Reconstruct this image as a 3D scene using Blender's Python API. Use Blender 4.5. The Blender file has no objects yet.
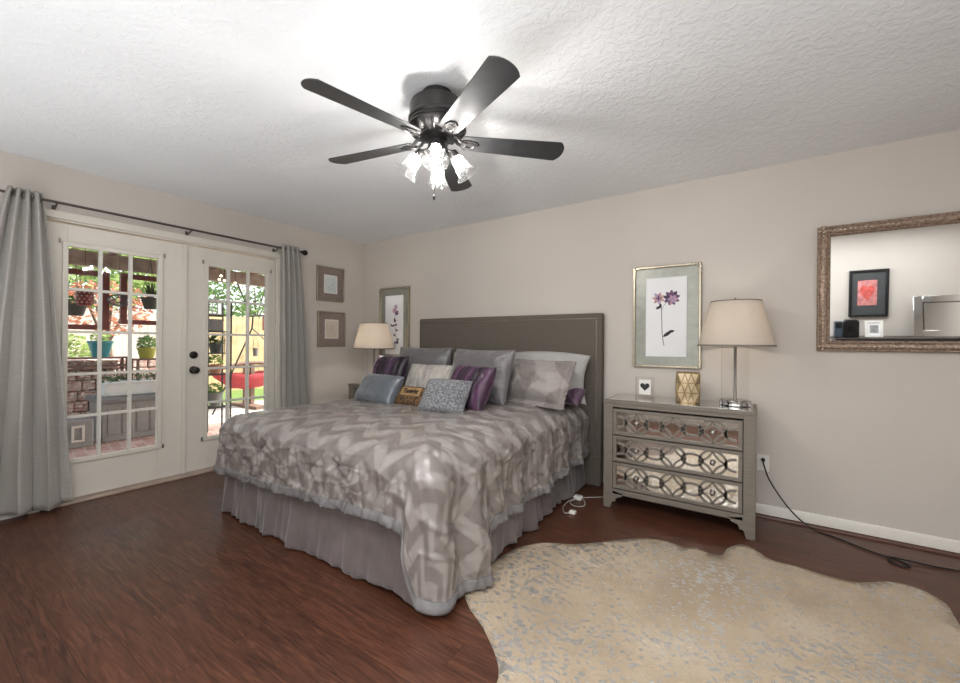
import bpy, bmesh, math, random
from math import sin, cos, pi, radians, sqrt, hypot, atan2, exp, floor as fl
from mathutils import Vector, Matrix, noise

SC = bpy.context.scene
COL = SC.collection
random.seed(7)

# ------------------------------------------------------------------ camera, world, sun, lights, exposure
CAM = (4.1316, -3.4649, 1.1984)
yaw, pit, rol = 0.5947, 0.0021, 0.0074
fw = Vector((-sin(yaw)*cos(pit), cos(yaw)*cos(pit), sin(pit)))
rt = Vector((cos(yaw), sin(yaw), 0)); up = rt.cross(fw)
r2 = rt*cos(rol) + up*sin(rol); u2 = r2.cross(fw)
cd = bpy.data.cameras.new('camera'); cam = bpy.data.objects.new('camera', cd); COL.objects.link(cam)
M = Matrix((r2, u2, -fw)).transposed().to_4x4(); M.translation = CAM
cam.matrix_world = M
cd.sensor_fit = 'HORIZONTAL'; cd.sensor_width = 36; cd.lens = 406.6171/960*36
cd.clip_start = 0.02; cd.clip_end = 200
SC.camera = cam

SC.view_settings.view_transform = 'Standard'; SC.view_settings.look = 'None'
SC.view_settings.gamma = 1; SC.view_settings.use_curve_mapping = False
SC.view_settings.exposure = 0.5
SC.cycles.max_bounces = 10; SC.cycles.transparent_max_bounces = 16
SC.cycles.sample_clamp_indirect = 6.0

W = bpy.data.worlds.new('sky'); SC.world = W; W.use_nodes = True
wn = W.node_tree.nodes; wl = W.node_tree.links
sk = wn.new('ShaderNodeTexSky'); sk.sky_type = 'NISHITA'; sk.sun_disc = False
sk.sun_elevation = radians(44); sk.sun_rotation = radians(20); sk.dust_density = 2.5
hs = wn.new('ShaderNodeHueSaturation'); hs.inputs['Saturation'].default_value = .45; wl.new(sk.outputs[0], hs.inputs['Color']); wl.new(hs.outputs[0], wn['Background'].inputs[0]); wn['Background'].inputs[1].default_value = 0.42

sd = bpy.data.lights.new('sun', 'SUN'); sd.energy = 5.5; sd.angle = radians(1.2); sd.color = (1, .94, .84)
so = bpy.data.objects.new('sun', sd); COL.objects.link(so)
so.rotation_euler = Vector((-.40, -.80, -.80)).to_track_quat('-Z', 'Y').to_euler()

def area(name, loc, target, sx, sy, power, col=(1, 1, 1), spread=180):
    d = bpy.data.lights.new(name, 'AREA'); d.shape = 'RECTANGLE'; d.size = sx; d.size_y = sy
    d.energy = power; d.color = col; d.spread = radians(spread)
    o = bpy.data.objects.new(name, d); COL.objects.link(o); o.location = loc
    o.rotation_euler = (Vector(target)-Vector(loc)).to_track_quat('-Z', 'Y').to_euler()
    return o
# added soft fill lights out of view
area('overhead_fill', (4.7, -3.4, 2.40), (4.7, -3.4, 0), 3.0, .8, 40, (.95, .98, 1))
area('soft_fill', (3.5, -4.12, 1.45), (2.9, -.4, 2.0), 2.2, 1.5, 24, (.95, .98, 1))
area('upward_fill', (3.2, -3.78, 0.25), (3.2, -3.45, 2.44), 5.4, .7, 35, (.94, .97, 1), 135)

# ------------------------------------------------------------------ colours and materials
def lin(c):
    c /= 255.0
    return c/12.92 if c <= .04045 else ((c+.055)/1.055)**2.4
def rgb(r, g, b): return (lin(r), lin(g), lin(b), 1)

class N:
    """small node helper"""
    def __init__(s, name):
        s.m = bpy.data.materials.new(name); s.m.use_nodes = True
        s.t = s.m.node_tree; s.b = s.t.nodes['Principled BSDF']; s.out = s.t.nodes['Material Output']
    def n(s, typ, **k):
        x = s.t.nodes.new(typ)
        for a, v in k.items():
            if a == 'op': x.operation = v
            else: setattr(x, a, v)
        return x
    def l(s, a, b): s.t.links.new(a, b)
    def put(s, inp, v):
        if hasattr(v, 'links') or hasattr(v, 'is_linked'): s.l(v, inp)
        else: inp.default_value = v
    def math(s, op, a, b=0.0, c=0.0):
        x = s.n('ShaderNodeMath', op=op)
        s.put(x.inputs[0], a); s.put(x.inputs[1], b); s.put(x.inputs[2], c); return x.outputs[0]
    def noise(s, vec, scale, detail=3, rough=.5, dist=0):
        x = s.n('ShaderNodeTexNoise'); x.inputs['Scale'].default_value = scale; x.inputs['Detail'].default_value = detail
        x.inputs['Roughness'].default_value = rough; x.inputs['Distortion'].default_value = dist
        if vec is not None: s.l(vec, x.inputs['Vector'])
        return x.outputs[0]
    def vor(s, vec, scale, feature='F1', out=0, rnd=1.0):
        x = s.n('ShaderNodeTexVoronoi'); x.feature = feature; x.inputs['Scale'].default_value = scale
        x.inputs['Randomness'].default_value = rnd
        if vec is not None: s.l(vec, x.inputs['Vector'])
        return x.outputs[out]
    def coord(s, which='Object', scale=None, rot=None):
        x = s.n('ShaderNodeTexCoord').outputs[which]
        if scale or rot:
            m = s.n('ShaderNodeMapping'); s.l(x, m.inputs[0])
            if scale: m.inputs['Scale'].default_value = scale
            if rot: m.inputs['Rotation'].default_value = rot
            x = m.outputs[0]
        return x
    def pos(s, scale=None, rot=None):
        x = s.n('ShaderNodeNewGeometry').outputs['Position']
        if scale or rot:
            m = s.n('ShaderNodeMapping'); s.l(x, m.inputs[0])
            if scale: m.inputs['Scale'].default_value = scale
            if rot: m.inputs['Rotation'].default_value = rot
            x = m.outputs[0]
        return x
    def ramp(s, fac, stops):
        x = s.n('ShaderNodeValToRGB'); s.l(fac, x.inputs[0]); e = x.color_ramp.elements
        while len(e) < len(stops): e.new(.5)
        for q, (p, c) in zip(e, stops): q.position = p; q.color = c if len(c) == 4 else (*c, 1)
        return x.outputs[0]
    def mix(s, fac, a, b):
        x = s.n('ShaderNodeMix'); x.data_type = 'RGBA'
        s.put(x.inputs[0], fac); s.put(x.inputs[6], a); s.put(x.inputs[7], b); return x.outputs[2]
    def step(s, v, lo, hi):
        x = s.n('ShaderNodeMapRange'); s.l(v, x.inputs[0]); x.inputs[1].default_value = lo; x.inputs[2].default_value = hi
        return x.outputs[0]
    def bump(s, h, strength, dist=.01, chain=None):
        x = s.n('ShaderNodeBump'); x.inputs['Strength'].default_value = strength; x.inputs['Distance'].default_value = dist
        s.l(h, x.inputs['Height'])
        if chain is not None: s.l(chain, x.inputs['Normal'])
        s.l(x.outputs[0], s.b.inputs['Normal']); return x.outputs[0]
    def set(s, color=None, rough=None, metal=None, **k):
        if color is not None: s.put(s.b.inputs['Base Color'], color)
        if rough is not None: s.put(s.b.inputs['Roughness'], rough)
        if metal is not None: s.put(s.b.inputs['Metallic'], metal)
        for a, v in k.items(): s.put(s.b.inputs[a], v)
        return s
    def sep(s, v):
        x = s.n('ShaderNodeSeparateXYZ'); s.l(v, x.inputs[0]); return x.outputs
    def comb(s, x, y, z=0.0):
        c = s.n('ShaderNodeCombineXYZ'); s.put(c.inputs[0], x); s.put(c.inputs[1], y); s.put(c.inputs[2], z); return c.outputs[0]

def mat(name, color, rough=.5, metal=0, var=.12, vscale=8, bump=0, bscale=60, bdist=.004, **k):
    """plain procedural material: slight colour mottle and bump"""
    m = N(name)
    p = m.coord('Object')
    f = m.noise(p, vscale, 4)
    dk = tuple(c*(1-var) for c in color[:3])+(1,); lt = tuple(min(1, c*(1+var)) for c in color[:3])+(1,)
    m.set(m.ramp(f, [(.3, dk), (.7, lt)]), rough, metal, **k)
    if bump: m.bump(m.noise(p, bscale, 3), bump, bdist)
    return m.m

MT = {}
def wall_mat():
    m = N('greige_wall_paint'); p = m.pos()
    m.set(m.ramp(m.noise(p, 1.2, 3), [(.3, rgb(202, 195, 187)), (.7, rgb(207, 200, 192))]), .75)
    h = m.noise(p, 60, 3, .6); m.bump(h, .25, .006)
    return m.m
MT['wall'] = wall_mat()
def ceil_mat():
    m = N('textured_ceiling_paint'); p = m.pos()
    m.set(m.ramp(m.noise(p, 1.5, 3), [(.3, rgb(226, 227, 228)), (.7, rgb(232, 233, 234))]), .85)
    a = m.noise(p, 26, 4, .6, .6); b = m.step(m.vor(m.pos((1, 1, 1)), 30), .05, .35)
    h = m.math('ADD', m.step(a, .42, .62), m.math('MULTIPLY', b, .5)); m.bump(h, .42, .005)
    return m.m
MT['ceiling'] = ceil_mat()
def floor_mat():
    m = N('dark_cherry_laminate'); p = m.pos()
    br = m.n('ShaderNodeTexBrick'); m.l(p, br.inputs['Vector'])
    br.offset = .37; br.inputs['Scale'].default_value = 1; br.inputs['Brick Width'].default_value = 1.21; br.inputs['Row Height'].default_value = .127
    br.inputs['Mortar Size'].default_value = .0012; br.inputs['Mortar Smooth'].default_value = .3; br.inputs['Bias'].default_value = 0
    br.inputs['Color1'].default_value = (0, 0, 0, 1); br.inputs['Color2'].default_value = (1, 1, 1, 1); br.inputs['Mortar'].default_value = (.5, .5, .5, 1)
    off = m.comb(m.math('MULTIPLY', br.outputs['Color'], 7.3), 0.0, 0.0)
    va = m.n('ShaderNodeVectorMath'); va.operation = 'ADD'; m.l(p, va.inputs[0]); m.l(off, va.inputs[1])
    mp = m.n('ShaderNodeMapping'); mp.inputs['Scale'].default_value = (1.6, 17, 1); m.l(va.outputs[0], mp.inputs[0])
    g = m.noise(mp.outputs[0], 2.2, 8, .62, 1.6)
    mp2 = m.n('ShaderNodeMapping'); mp2.inputs['Scale'].default_value = (5, 130, 1); m.l(va.outputs[0], mp2.inputs[0])
    g2 = m.noise(mp2.outputs[0], 1.5, 4, .6)
    c = m.ramp(g, [(.30, rgb(46, 27, 20)), (.5, rgb(80, 48, 35)), (.70, rgb(108, 69, 50))])
    c = m.mix(m.math('MULTIPLY', m.step(g2, .5, .75), .45), c, rgb(50, 28, 22))
    c = m.mix(m.math('MULTIPLY', br.outputs['Color'], .18), c, rgb(118, 72, 52))
    c = m.mix(br.outputs['Fac'], c, rgb(36, 20, 15))
    m.set(c, m.ramp(g2, [(.3, (.30, .30, .30)), (.8, (.44, .44, .44))]))
    m.b.inputs['Specular IOR Level'].default_value = .45
    m.bump(m.math('SUBTRACT', m.math('MULTIPLY', g2, .25), br.outputs['Fac']), .15, .002)
    return m.m
MT['floor'] = floor_mat()
MT['white_trim'] = mat('white_trim_paint', rgb(226, 222, 214), .4, var=.02)
MT['door_paint'] = mat('cream_door_paint', rgb(222, 216, 205), .38, var=.02)
MT['shoe'] = mat('brown_shoe_moulding', rgb(84, 50, 38), .4, var=.2)
MT['threshold'] = mat('tan_threshold', rgb(180, 160, 146), .5)
MT['black_metal'] = mat('black_bronze_metal', rgb(40, 37, 36), .34, .6, var=.1)
MT['fan_metal'] = mat('dark_bronze_fan_metal', rgb(58, 56, 56), .34, .7, var=.12)
MT['blade'] = mat('dark_walnut_blade', rgb(50, 50, 51), .33, 0, var=.15, vscale=20)
MT['chrome'] = mat('chrome', rgb(215, 213, 210), .12, 1, var=.02)
MT['nickel'] = mat('brushed_nickel', rgb(150, 146, 142), .28, 1, var=.06)
MT['black'] = mat('black_plastic', rgb(24, 24, 25), .4)
MT['white_plastic'] = mat('white_plastic', rgb(232, 230, 224), .35, var=.01)
MT['cord_black'] = mat('black_cord_rubber', rgb(22, 20, 20), .45)
MT['cord_white'] = mat('white_cord_rubber', rgb(186, 182, 176), .45)

def glass_mat(name, tint=(1, 1, 1, 1), refl=1.45, rough=.02, extra=0.0):
    m = N(name); t = m.t
    tr = m.n('ShaderNodeBsdfTransparent'); tr.inputs[0].default_value = tint
    gl = m.n('ShaderNodeBsdfGlossy'); gl.inputs['Roughness'].default_value = rough
    fr = m.n('ShaderNodeFresnel'); fr.inputs[0].default_value = refl
    f = m.math('ADD', fr.outputs[0], extra)
    mx = m.n('ShaderNodeMixShader'); m.l(f, mx.inputs[0]); m.l(tr.outputs[0], mx.inputs[1]); m.l(gl.outputs[0], mx.inputs[2])
    m.l(mx.outputs[0], m.out.inputs[0])
    return m.m
MT['pane'] = glass_mat('window_glass', (.97, .98, .97, 1), 1.35)
def seeded():
    m = N('seeded_clear_glass'); t = m.t
    tr = m.n('ShaderNodeBsdfTransparent'); tr.inputs[0].default_value = (.97, .97, .97, 1)
    tl = m.n('ShaderNodeBsdfTranslucent'); tl.inputs[0].default_value = (.95, .95, .95, 1)
    gl = m.n('ShaderNodeBsdfGlossy'); gl.inputs['Roughness'].default_value = .08
    f = m.step(m.noise(m.coord('Object'), 160, 2), .45, .7)
    a = m.n('ShaderNodeMixShader'); m.l(m.math('ADD', m.math('MULTIPLY', f, .06), .015), a.inputs[0]); m.l(tr.outputs[0], a.inputs[1]); m.l(tl.outputs[0], a.inputs[2])
    b = m.n('ShaderNodeMixShader'); b.inputs[0].default_value = .07; m.l(a.outputs[0], b.inputs[1]); m.l(gl.outputs[0], b.inputs[2]); m.l(b.outputs[0], m.out.inputs[0])
    return m.m
MT['shade_glass'] = seeded()
MT['acrylic'] = glass_mat('clear_acrylic', (.975, .975, .97, 1), 1.12, .03, .0)
MT['crystal'] = glass_mat('cut_crystal', (.80, .80, .79, 1), 1.6, .03, .25)
def emis(name, col, st):
    m = N(name); m.set((.9, .9, .9, 1), .3); m.put(m.b.inputs['Emission Color'], col); m.b.inputs['Emission Strength'].default_value = st
    return m.m
MT['bulb'] = emis('lit_bulb', (1, .97, .93, 1), 345)
MT['lamp_bulb'] = emis('lit_lamp_bulb', (1, .91, .80, 1), 78)
MT['lamp_bulb_dim'] = emis('dim_lamp_bulb', (1, .92, .83, 1), 34)
MT['string_bulb'] = emis('string_light_bulb', (1, .8, .45, 1), 6)
def mirror_mat(name, c=(.86, .86, .85, 1), r=.015):
    m = N(name); n_ = m.noise(m.coord('Object'), 3, 2)
    m.set(m.ramp(n_, [(.3, tuple(x*.985 for x in c[:3])+(1,)), (.7, c)]), r, 1); return m.m
MT['mirror'] = mirror_mat('mirror_glass')
MT['drawer_mirror'] = mirror_mat('aged_drawer_mirror', (.80, .77, .72, 1), .05)

# ------------------------------------------------------------------ geometry collector
class G:
    def __init__(s): s.v = []; s.f = []; s.uv = None; s.sm = True
    def add(s, vs, fs, X=None):
        o = len(s.v)
        s.v += [Vector(p) if X is None else X @ Vector(p) for p in vs]
        s.f += [tuple(o+i for i in f) for f in fs]
        return s
    def box(s, x0, x1, y0, y1, z0, z1, X=None):
        v = [(x0,y0,z0),(x1,y0,z0),(x1,y1,z0),(x0,y1,z0),(x0,y0,z1),(x1,y0,z1),(x1,y1,z1),(x0,y1,z1)]
        return s.add(v, [(3,2,1,0),(4,5,6,7),(0,1,5,4),(1,2,6,5),(2,3,7,6),(3,0,4,7)], X)
    def lathe(s, prof, n=32, X=None, cap=True):
        vs, fs = [], []
        for r, z in prof:
            for k in range(n): a = 2*pi*k/n; vs.append((r*cos(a), r*sin(a), z))
        for i in range(len(prof)-1):
            for k in range(n):
                k2 = (k+1) % n
                fs.append((i*n+k, i*n+k2, (i+1)*n+k2, (i+1)*n+k))
        if cap:
            if prof[0][0] > 1e-6: fs.append(tuple(range(n-1, -1, -1)))
            if prof[-1][0] > 1e-6: fs.append(tuple((len(prof)-1)*n+k for k in range(n)))
        return s.add(vs, fs, X)
    def tube(s, pts, r, n=8, closed=False, X=None, rad=None):
        pts = [Vector(p) for p in pts]; m = len(pts); vs, fs = [], []
        ref = None
        for i, p in enumerate(pts):
            a = pts[i-1] if (i > 0 or closed) else p; b = pts[(i+1) % m] if (i < m-1 or closed) else p
            t = (b-a).normalized()
            if ref is None:
                ref = Vector((0, 0, 1)) if abs(t.z) < .9 else Vector((1, 0, 0))
            nx = (ref - t*ref.dot(t)).normalized(); ny = t.cross(nx); ref = nx
            rr = rad[i] if rad else r
            for k in range(n): q = 2*pi*k/n; vs.append(p + nx*(rr*cos(q)) + ny*(rr*sin(q)))
        e = m if closed else m-1
        for i in range(e):
            j = (i+1) % m
            for k in range(n): fs.append((i*n+k, i*n+(k+1) % n, j*n+(k+1) % n, j*n+k))
        if not closed: fs += [tuple(range(n-1, -1, -1)), tuple((m-1)*n+k for k in range(n))]
        return s.add(vs, fs, X)
    def ribbon(s, pts, w, t, closed=False, X=None):
        """flat bar of rectangular section along a path in the local XZ plane, thickness along Y"""
        m = len(pts); vs, fs = [], []
        for i in range(m):
            a = pts[i-1] if (i > 0 or closed) else pts[i]; b = pts[(i+1) % m] if (i < m-1 or closed) else pts[i]
            dx, dz = b[0]-a[0], b[1]-a[1]; L = hypot(dx, dz) or 1; nx, nz = -dz/L*w/2, dx/L*w/2
            x, z = pts[i]
            vs += [(x+nx, -t, z+nz), (x-nx, -t, z-nz), (x-nx, 0, z-nz), (x+nx, 0, z+nz)]
        e = m if closed else m-1
        for i in range(e):
            j = (i+1) % m
            for k in range(4): fs.append((i*4+k, i*4+(k+1) % 4, j*4+(k+1) % 4, j*4+k))
        if not closed: fs += [(3, 2, 1, 0), tuple((m-1)*4+k for k in range(4))]
        return s.add(vs, fs, X)
    def prism(s, poly, t0, t1, axis='z', X=None):
        n = len(poly)
        def P(a, b, c): return (a, b, c) if axis == 'z' else ((a, c, b) if axis == 'y' else (c, a, b))
        vs = [P(a, b, t0) for a, b in poly]+[P(a, b, t1) for a, b in poly]
        fs = [tuple(range(n-1, -1, -1)), tuple(range(n, 2*n))]+[(i, (i+1) % n, n+(i+1) % n, n+i) for i in range(n)]
        return s.add(vs, fs, X)
    def grid(s, fn, nu, nv, closed=False, X=None):
        vs = [fn(i, j) for j in range(nv) for i in range(nu)]; fs = []
        for j in range(nv-1):
            for i in range(nu if closed else nu-1):
                i2 = (i+1) % nu
                fs.append((j*nu+i, j*nu+i2, (j+1)*nu+i2, (j+1)*nu+i))
        return s.add(vs, fs, X)
    def sphere(s, c, r, n=12, sq=(1, 1, 1)):
        pr = [(max(1e-7, r*sin(pi*i/n)), -r*cos(pi*i/n)) for i in range(n+1)]
        X = Matrix.Translation(c) @ Matrix.Diagonal((*sq, 1))
        return s.lathe(pr, n*2, X, cap=False)
    def make(s, name, m, parent=None, off=None, bevel=0, ang=35, uvf=None):
        o0 = Vector(off) if off is not None else (OFF.get(parent.name, Vector((0, 0, 0))) if parent else None)
        if o0 is None:
            xs = [v.x for v in s.v]; ys = [v.y for v in s.v]; zs = [v.z for v in s.v]
            o0 = Vector(((min(xs)+max(xs))/2, (min(ys)+max(ys))/2, min(zs)))
        me = bpy.data.meshes.new(name); me.from_pydata([v-o0 for v in s.v], [], s.f)
        bm = bmesh.new(); bm.from_mesh(me); bmesh.ops.recalc_face_normals(bm, faces=bm.faces); bm.to_mesh(me); bm.free()
        if uvf is not None:
            ul = me.uv_layers.new(name='uv')
            for lp in me.loops: ul.data[lp.index].uv = uvf[lp.vertex_index]
        me.polygons.foreach_set('use_smooth', [True]*len(me.polygons))
        me.set_sharp_from_angle(angle=radians(ang))
        me.materials.append(m)
        o = bpy.data.objects.new(name, me); COL.objects.link(o)
        if parent: o.parent = parent; OFF[o.name] = o0
        else: o.location = o0; OFF[o.name] = o0
        if bevel:
            b = o.modifiers.new('bevel', 'BEVEL'); b.width = bevel; b.segments = 2; b.limit_method = 'ANGLE'; b.angle_limit = radians(40)
            b.harden_normals = False
        return o
OFF = {}
def tag(o, label=None, cat=None, group=None, kind=None):
    if label: o['label'] = label
    if cat: o['category'] = cat
    if group: o['group'] = group
    if kind: o['kind'] = kind
    return o
def thing(name, loc, label, cat, group=None, kind=None):
    o = bpy.data.objects.new(name, None); COL.objects.link(o); o.location = loc; o.empty_display_size = .1
    OFF[o.name] = Vector(loc)
    return tag(o, label, cat, group, kind)
def structure(o): o['kind'] = 'structure'; return o
def frame(loc, ux, uz, uy=None):
    ux = Vector(ux).normalized(); uz = Vector(uz).normalized(); uy = uz.cross(ux) if uy is None else Vector(uy).normalized()
    m = Matrix((ux, uy, uz)).transposed().to_4x4(); m.translation = loc; return m
def rotz(a, loc=(0, 0, 0)): return Matrix.Translation(loc) @ Matrix.Rotation(a, 4, 'Z')
def copy_tree(o, parent=None):
    c = o.copy(); COL.objects.link(c)
    if parent: c.parent = parent
    for ch in list(o.children): copy_tree(ch, c)
    return c

# ------------------------------------------------------------------ room shell
XR, YF, H = 6.6, -4.2, 2.44
DY0, DY1, DZ = -2.83, -1.13, 2.06            # door opening
structure(G().box(-.14, XR+.12, YF-.12, .12, -.1, 0).make('floor', MT['floor']))
structure(G().box(-.14, XR+.12, YF-.12, .12, H, H+.15).make('ceiling', MT['ceiling']))
structure(G().box(-.14, XR+.12, 0, .12, 0, H).make('wall_back', MT['wall']))
structure(G().box(-.14, XR+.12, YF-.12, YF, 0, H).make('wall_front', MT['wall']))
structure(G().box(XR, XR+.12, YF, 0, 0, H).make('wall_right', MT['wall']))
g = G(); g.box(-.14, 0, YF, DY0, 0, H); g.box(-.14, 0, DY1, 0, 0, H); g.box(-.14, 0, DY0, DY1, DZ, H)
structure(g.make('wall_left', MT['wall']))
def base(name, x0, x1, y0, y1, nx, ny):
    g = G()
    if ny: g.prism([(y0, 0), (y0-.014*1, 0), (y0-.014, .072), (y0-.009, .082), (y0, .085)], x0, x1, 'x')
    o = structure(g.make(name, MT['white_trim']))
    s = G(); s.prism([(y0-.014, 0), (y0-.03, 0), (y0-.028, .011), (y0-.022, .017), (y0-.014, .019)], x0, x1, 'x')
    s.make('shoe_moulding', MT['shoe'], o)
base('baseboard_back', 0, XR, 0, 0, 0, 1)
g = G()
for a, b in ((YF, DY0-.07), (DY1+.07, 0)): g.prism([(0, 0), (.014, 0), (.014, .072), (.009, .082), (0, .085)], -b, -a, 'z', Matrix(((1,0,0,0),(0,0,-1,0),(0,1,0,0),(0,0,0,1))))
structure(g.make('baseboard_left', MT['white_trim']))
# door casing
g = G()
g.box(0, .02, DY0-.06, DY0, 0, DZ+.055); g.box(0, .02, DY1, DY1+.06, 0, DZ+.055); g.box(0, .02, DY0, DY1, DZ, DZ+.055)
g.box(-.14, .0, DY0-.0, DY0+.02, 0, DZ); g.box(-.14, 0, DY1-.02, DY1, 0, DZ); g.box(-.14, 0, DY0+.02, DY1-.02, DZ-.012, DZ)
structure(g.make('trim_door', MT['door_paint'], bevel=.003))
structure(G().box(-.14, .03, DY0+.02, DY1-.02, 0, .022).make('trim_threshold', MT['threshold'], bevel=.004))

# french doors
YM = -1.975
def door(n, y0, y1, gy0, gy1, gz0, gz1):
    d = G(); x0, x1 = -.055, -.012; z0, z1 = .034, 2.035
    d.box(x0, x1, y0, gy0, z0, z1); d.box(x0, x1, gy1, y1, z0, z1); d.box(x0, x1, gy0, gy1, z0, gz0); d.box(x0, x1, gy0, gy1, gz1, z1)
    o = structure(d.make('door_%d' % n, MT['door_paint'], bevel=.002))
    f = G(); w = .028                                        # raised glazing frame and bars
    for xa, xb in ((x1-.002, x1+.014),):
        f.box(xa, xb, gy0-w, gy0+.004, gz0-w, gz1+w); f.box(xa, xb, gy1-.004, gy1+w, gz0-w, gz1+w)
        f.box(xa, xb, gy0, gy1, gz0-w, gz0+.004); f.box(xa, xb, gy0, gy1, gz1-.004, gz1+w)
    f.make('glazing_frame', MT['door_paint'], o, bevel=.004)
    b = G(); bw = .0095
    for k in (1, 2): y = gy0+(gy1-gy0)*k/3; b.box(x1-.03, x1+.008, y-bw, y+bw, gz0, gz1)
    for k in range(1, 5): z = gz0+(gz1-gz0)*k/5; b.box(x1-.03, x1+.0075, gy0, gy1, z-bw, z+bw)
    b.make('glazing_bars', MT['white_trim'], o, bevel=.002)
    G().box(-.036, -.032, gy0, gy1, gz0, gz1).make('glass_pane', MT['pane'], o)
    for y in (gy0-.012-w, gy1+.012+w):
        for z in (gz0-.01, gz1+.03):
            c = G().box(x1, x1+.012, y-.006, y+.006, z-.018, z+.018).make('clip', MT['nickel'], o, bevel=.003)
    return o
d1 = door(1, DY0+.024, YM-.003, -2.70, -2.155, .315, 1.88)
d2 = door(2, YM+.003, DY1-.024, -1.785, -1.245, .315, 1.88)
g = G().box(-.06, .006, YM-.012, YM+.022, .034, 2.035).make('astragal', MT['door_paint'], d2, bevel=.003)
Xk = lambda z: frame((-.012, -1.893, z), (0, 1, 0), (1, 0, 0))
G().lathe([(.033, 0), (.033, .006), (.028, .012), (.014, .016), (.014, .03), (.02, .034)], 24, Xk(1.067)).make('deadbolt', MT['black_metal'], d2)
G().lathe([(.034, 0), (.034, .006), (.028, .012), (.013, .016), (.013, .036), (.026, .042), (.03, .055), (.026, .068), (.012, .074)], 24, Xk(.934)).make('door_knob', MT['black_metal'], d2)

# ------------------------------------------------------------------ curtain rod and curtains
ry, rz_, rx = (-3.14, -.93), 2.155, .09
t = thing('curtain_rod', (rx, -2, rz_), 'thin dark metal curtain rod spanning above the french doors', 'curtain rod')
MT['rod'] = mat('bronze_rod_metal', rgb(92, 84, 80), .35, .7)
G().tube([(rx, ry[0], rz_), (rx, ry[1], rz_)], .0095, 12).make('rod', MT['rod'], t)
for y, s in ((ry[0], -1), (ry[1], 1)):
    X = frame((rx, y, rz_), (1, 0, 0), (0, s, 0))
    G().lathe([(.011, 0), (.018, .004), (.012, .012), (.026, .03), (.03, .045), (.024, .062), (.008, .074), (.004, .078)], 16, X).make('finial', MT['black_metal'], t)
for y in (-2.775, -1.96, -1.185):
    b = G(); b.tube([(.0, y, rz_-.03), (.05, y, rz_-.03), (rx, y, rz_-.014)], .006, 8); b.box(0, .006, y-.010, y+.010, rz_-.05, rz_-.005)
    b.make('bracket', MT['rod'], t)
def curtain_mat():
    m = N('grey_linen_curtain'); uv = m.n('ShaderNodeUVMap').outputs[0]
    mp = m.n('ShaderNodeMapping'); mp.inputs['Scale'].default_value = (1, 160, 1); m.l(uv, mp.inputs[0])
    mp2 = m.n('ShaderNodeMapping'); mp2.inputs['Scale'].default_value = (140, 2, 1); m.l(uv, mp2.inputs[0])
    a = m.noise(mp.outputs[0], 3, 4); b = m.noise(mp2.outputs[0], 2, 3)
    f = m.math('ADD', m.math('MULTIPLY', a, .6), m.math('MULTIPLY', b, .4))
    m.set(m.ramp(f, [(.35, rgb(156, 152, 146)), (.65, rgb(186, 182, 175))]), .7); m.bump(f, .2, .002)
    m.b.inputs['Sheen Weight'].default_value = .2
    return m.m
MT['curtain'] = curtain_mat()
def curtain(yt, yb, zt, zb, folds, label, seed, amp=(.028, .05), bulge=0.0):
    n, mrows = folds*18, 60
    g = G(); uvs = []
    def fn(i, j):
        u = i/(n-1); w = j/(mrows-1); e = w**.8
        y = (yt[0]+(yt[1]-yt[0])*u)*(1-e)+(yb[0]+(yb[1]-yb[0])*u)*e
        ph = 2*pi*folds*(u+.05*noise.noise((u*3+seed, w*1.2, 0))*w)
        a = amp[0]*(1-w)+amp[1]*w
        x = rx+.005+a*sin(ph)*(1+.3*noise.noise((u*5, w*2, seed)))+.012*w*noise.noise((u*4, w*3, seed+5))
        y += .012*w*sin(2*ph+1)+.01*noise.noise((u*6, w*4, seed+9))*w
        z = zt+(zb-zt)*w + (.012*sin(ph*.5+seed) if j == mrows-1 else 0)
        uvs.append((u*2.2, w*2.1))
        return (max(.026, x), y, z)
    g.grid(fn, n, mrows)
    o = g.make('curtain', MT['curtain'], uvf=uvs, ang=80)
    s = o.modifiers.new('cloth', 'SOLIDIFY'); s.thickness = .003
    tag(o, label, 'curtain', 'grey curtains of the french doors')
    return o
def curtain_full(yt, yb, folds, label, seed):
    o = curtain(yt, yb, 2.195, .035, folds, label, seed)
    for k in range(folds*2):                                 # metal eyelets threaded on the rod
        y = yt[0]+(yt[1]-yt[0])*(k+.5)/(folds*2)
        pts = [(rx+.024*cos(q), y, rz_+.024*sin(q)) for q in [2*pi*i/16 for i in range(16)]]
        G().tube(pts, .004, 6, True).make('eyelet', MT['nickel'], o)
    return o
curtain_full((-3.00, -2.845), (-3.26, -2.685), 4, 'grey linen curtain hanging left of the french doors, at the photo edge', 1.3)
curtain_full((-1.15, -.955), (-1.13, -.78), 4, 'grey linen curtain hanging between the french doors and the small framed prints', 4.1)

# ------------------------------------------------------------------ bed
BX0, BX1, BYF, BYH = 1.03, 2.92, -2.08, -.11
def fabric(name, c, rough=.9, scale=420, var=.15, bump=.25):
    m = N(name); p = m.coord('Object')
    a = m.noise(m.coord('Object', (1, 1, .12)), scale, 2); b = m.noise(m.coord('Object', (.12, .12, 1)), scale, 2)
    f = m.math('ADD', m.math('MULTIPLY', a, .5), m.math('MULTIPLY', b, .5))
    m.set(m.ramp(f, [(.35, tuple(x*(1-var) for x in c[:3])+(1,)), (.65, tuple(min(1, x*(1+var)) for x in c[:3])+(1,))]), rough); m.bump(f, bump, .002)
    return m.m
MT['headboard'] = fabric('taupe_linen_upholstery', rgb(100, 92, 83))
MT['mattress'] = fabric('white_mattress_ticking', rgb(200, 196, 188))
bed = thing('bed', (1.97, -1.1, 0), 'king size bed with tall taupe upholstered nailhead headboard against the back wall', 'bed')
HX0, HX1, HZ = 1.04, 3.075, 1.452
o = G().box(HX0, HX1, -.10, -.02, .0, HZ).make('headboard', MT['headboard'], bed, bevel=.012)
nh = G()
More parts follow.
